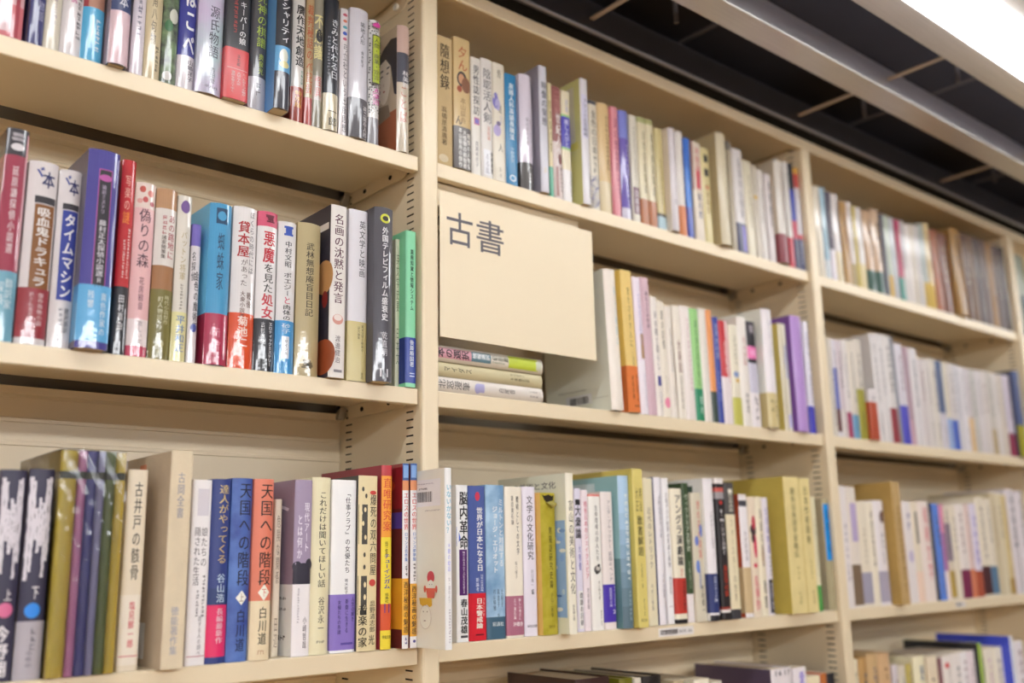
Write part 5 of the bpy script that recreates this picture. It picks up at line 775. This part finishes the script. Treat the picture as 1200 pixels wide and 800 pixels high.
B(1.6712,0.0483,0.2401,0.01,'dcd4d8','white book in shiny film near the right edge',g='w',t=[('K',0.53,0.07,0.59,0.37,'56606c')])
B(1.7214,0.0449,0.2375,0.01,'dcd4d8','white wrapped book cut by the right edge',g='w',t=[('K',0.53,0.08,0.56,0.28,'7a6c68')])
R_('R34',-0.5597)
B(0.9443,0.0258,0.2097,0.01,'e4d9bc','cream book beside the left post',t=[('K',0.6,0.1,0.5,0.3,'8a8270')])
B(0.9758,0.0291,0.2111,0.01,'b28c58','brown book second from the left post',k='h',t=[('K',0.55,0.12,0.57,0.37,'56606c')])
B(1.0067,0.037,0.2148,0.01,'bfa074','tan book with grey lettering',k='h',t=[('K',0.5,0.1,0.6,0.3,'5c5c74')])
B(1.0454,0.0411,0.2135,0.01,'c6a47c','light tan book third from the left post',k='h',t=[('K',0.5,0.1,0.6,0.3,'8a6c48')])
B(1.0897,0.0188,0.19,0.01,'c8c0c4','thin grey-lilac book',t=[('K',0.55,0.14,0.51,0.36,'7c4a50')])
B(1.1117,0.0255,0.1866,0.01,'cfc6b4','thin grey-cream book',t=[('K',0.59,0.11,0.56,0.31,'6a6670')])
B(1.1404,0.0195,0.1875,0.01,'b8a85c','thin mustard book',t=[('K',0.55,0.07,0.56,0.34,'7a6c68')])
B(1.1698,0.0434,0.198,0.01,'e6dcbc','cream book with blue-black title',t=[('T','歴史',0.65,0.08,0.4,0.35,'4a5a7c',1)])
B(1.2234,0.0415,0.1939,0.01,'dccdb4','pale beige book with brown marks',t=[('K',0.4,0.2,0.5,0.3,'6c5434')])
B(1.2669,0.0155,0.189,0.01,'7c5058','thin dusky red book',t=[('K',0.48,0.09,0.53,0.28,'b8a890'),('K',0.55,0.72,0.93,0.2,'b8a890')])
B(1.2846,0.0373,0.191,0.01,'e6dcd4','white book with red emblem',t=[('E',0.45,0.1,0.25,0.03,'d03c3c'),('K',0.7,0.1,0.4,0.2,'9a9494')])
B(1.3241,0.0383,0.1931,0.01,'e2dad4','white book right of the red-emblem one',t=[('K',0.62,0.13,0.49,0.31,'56606c')])
B(1.3647,0.0279,0.1935,0.01,'e6e0e0','white book left of the pinkish one',t=[('K',0.52,0.08,0.52,0.41,'7c4a50')])
B(1.3948,0.0303,0.1931,0.01,'e2d4d8','pinkish white book left of the black one',t=[('K',0.49,0.12,0.58,0.3,'7a6c68')])
B(1.4257,0.0126,0.2074,0.0,'98b848','lime green spine book with black cover',d=0.17,t=[('K',0.49,0.12,0.58,0.26,'5a545c'),('K',0.55,0.72,0.93,0.2,'5a545c')],side='26262a')
B(1.4703,0.0403,0.1929,0.01,'e4dac8','cream book with pink marks right of the lime one',t=[('K',0.5,0.1,0.6,0.3,'c89ab4')])
B(1.5131,0.0431,0.1917,0.01,'e6ddc9','cream book left of the royal blue one',t=[('K',0.49,0.12,0.54,0.32,'6a6670')])
B(1.5567,0.0131,0.214,-0.01,'d8dce8','royal blue covered book with pale spine edge',d=0.17,t=[('K',0.55,0.12,0.46,0.32,'6a6670')],side='3a48b8')
B(1.616,0.0485,0.1974,0.01,'e0dade','white book at the right edge',t=[('K',0.56,0.09,0.48,0.36,'7c4a50')])
R_('R41',0.3816)
B(1.9079,0.0519,0.2218,0.01,'9aa08c','pale sage book beyond the last post',k='h',bands=[(0.5,1,'3c4a44')],side='7c8470')
# three books lying flat behind the lettered panel, spines out, heads to the left
FLAT = []
def flat(zb, th, ln, y, col, look, t, bands=()):
    FLAT.append(dict(zb=zb, th=th, ln=ln, y=y, col=col, look=look, t=t, bands=bands))
flat(.0616, .0205, .190, .010, 'ebe2d8', 'white book with violet emblem lying flat at the bottom of the short pile', [('T','北窓漫筆',.5,.015,.3,.62,'4a4648',0),('E',.45,.37,.34,.03,'b4b0dc'),('R',.2,.8,.37,.43,'b4b0dc'),('T','白尾音',.5,.56,.72,.36,'5a5658',0),('K',.35,.86,.95,.2,'9a9490'),('K',.65,.86,.94,.14,'9a9490')])
flat(.0827, .0195, .189, .011, 'd9cda4', 'beige book with widely spaced black katakana, middle of the flat pile', [('T','マイダス',.52,.06,.32,.36,'2c2a26',0),('K',.7,.68,.82,.16,'7a7258'),('T','手塚勝巳訳',.4,.68,.87,.2,'4a4434',0)])
flat(.1028, .0215, .190, .009, 'e8dfce', 'white book with pink, teal and lime spine panels, topmost of the flat pile', [('R',.2,.85,0,.31,'e0a4b0'),('T','本の選択',.52,.0,.29,.6,'2c2428',2),('R',.22,.85,.31,.49,'6c8c98'),('T','情報選択',.6,.32,.48,.4,'eef0f0',2),('T','紀田順',.62,.5,.66,.3,'3c4a3a',1),('K',.34,.5,.62,.14,'8a9a80'),('R',.14,.95,.66,.95,'cfdf4a'),('R',.2,.8,.93,.98,'d8dcc4')])
for b in BOOKS:
    for key in ('t', 'ot'):
        for it in b.get(key, ()):
            if it[0] in ('T', 'H', 'LT'): collect(it[1], it[-1])
for b in FLAT:
    for it in b['t']:
        if it[0] == 'T': collect(it[1], it[-1])
SIGN = '古書'; collect(SIGN, 1); collect('019-06', 1); collect('012-41', 1)
make_glyphs()
for b in BOOKS:
    if b['col'] == 'SET': build_set(b)
    else: build_book(b)
for b in FLAT:
    w, h, d = b['th'], b['ln'], .128
    t = empty('hardcover_book', (.2055, b['y'], b['zb']), b['look'], 'book', 'books lying flat under the sign panel')
    t.rotation_euler = (0, -math.pi/2, 0); bl, pf = spine_prof(w, 'h'); kr = .82
    cover('cover', t, w, d, h, 'h', .0022, [0, h], [0], [ink(b['col'], 'c', kr)])
    pages(t, w, d, h, 'h', None, bl, .0022)
    P = Print(); art(P, w, h, b['t'], 'c', kr)
    P.build('title_lettering', t, lambda x, z, e: (x, pf(x)-.0001-e, z), [w*f for f in (.15, .25, .35, .45, .55, .65, .75, .85)])

# ------------------------------------------------------------------ lettered sign panel hung in front of the middle bay
t = empty('sign_panel', (.0143, 0, .1325), 'blank cream metal sign panel with two grey characters, beside the first post', 'sign')
SW, SH = .2920, .2045
m = MB(); m.box(0, SW, -.0012, 0, 0, SH); m.build('panel', surf('sign_enamel', (.80, .69, .50), .45, .45, vary=.02, scale=12), t, bevel=.0006)
m = MB(); m.box(.001, SW-.004, .0240, .0252, SH-.02, .2480-.0205); m.box(.001, SW-.004, -.0002, .0252, SH-.022, SH-.020); m.build('hanger_flange', m_creamd, t)
m_ink = surf('sign_lettering_grey', (.125, .115, .13), .5, .4)
P = Print(); gx = [(0.0114, 0.0565, 0.131, 0.1792), (0.0632, 0.1122, 0.13, 0.1788)]
for ch, (x0, x1, z0, z1) in zip(SIGN, gx):
    g, f, _ = GL[(ch, 0)]; n_ = len(g); g = [(x, y+dy, q+max(0, dy)*.005) for dy in (-.006, .006) for x, y, q in g]; f = [tuple(q+k*n_ for q in p) for k in (0, 1) for p in f]; xs = [p[0] for p in g]; zs = [p[1] for p in g]; ax, bx, az, bz = min(xs), max(xs), min(zs), max(zs)
    P.add(([(x0+(x-ax)/(bx-ax)*(x1-x0), z0+(z-az)/(bz-az)*(z1-z0), q) for x, z, q in g], f), m_ink)
P.build('lettering', t, lambda x, z, e: (x, -.0014-e, z))

# shelf-edge barcode stickers
def sticker(i, k, x, w, h, s):
    sh = SHELVES[(i, k)]; P = Print(); base = ink('e6e0dc', 'p', 1.0)
    L_ = Vector((PITCHX*(i+.5), 0, FLOOR))
    zc = ZT[k]-FH*.5; P.add(rect(0, w, -h/2, h/2), base); u = .05*w
    while u < .5*w:
        tw = rnd.choice((.0006, .001, .0014)); P.add(rect(u, u+tw, -h*.28, h*.3), ink('38343a', 'p', 1)); u += tw+rnd.choice((.0006, .001))
    P.add(rowtext(s, 1, .56*w, .95*w, 0, h*.55), ink('5a545a', 'p', 1))
    o = P.build('barcode_label', sh, lambda a, z, e: (x+a, .0078-e, zc+z)); o['label'] = 'white barcode sticker on the shelf edge'
sticker(0, 3, 0.4259, 0.0818, .0125, '019-06')
sticker(1, 3, 1.3620, .045, .0115, '012-41')
# final pass: make every label single out one thing
ORD = ['first','second','third','fourth','fifth','sixth','seventh','eighth','ninth','tenth']
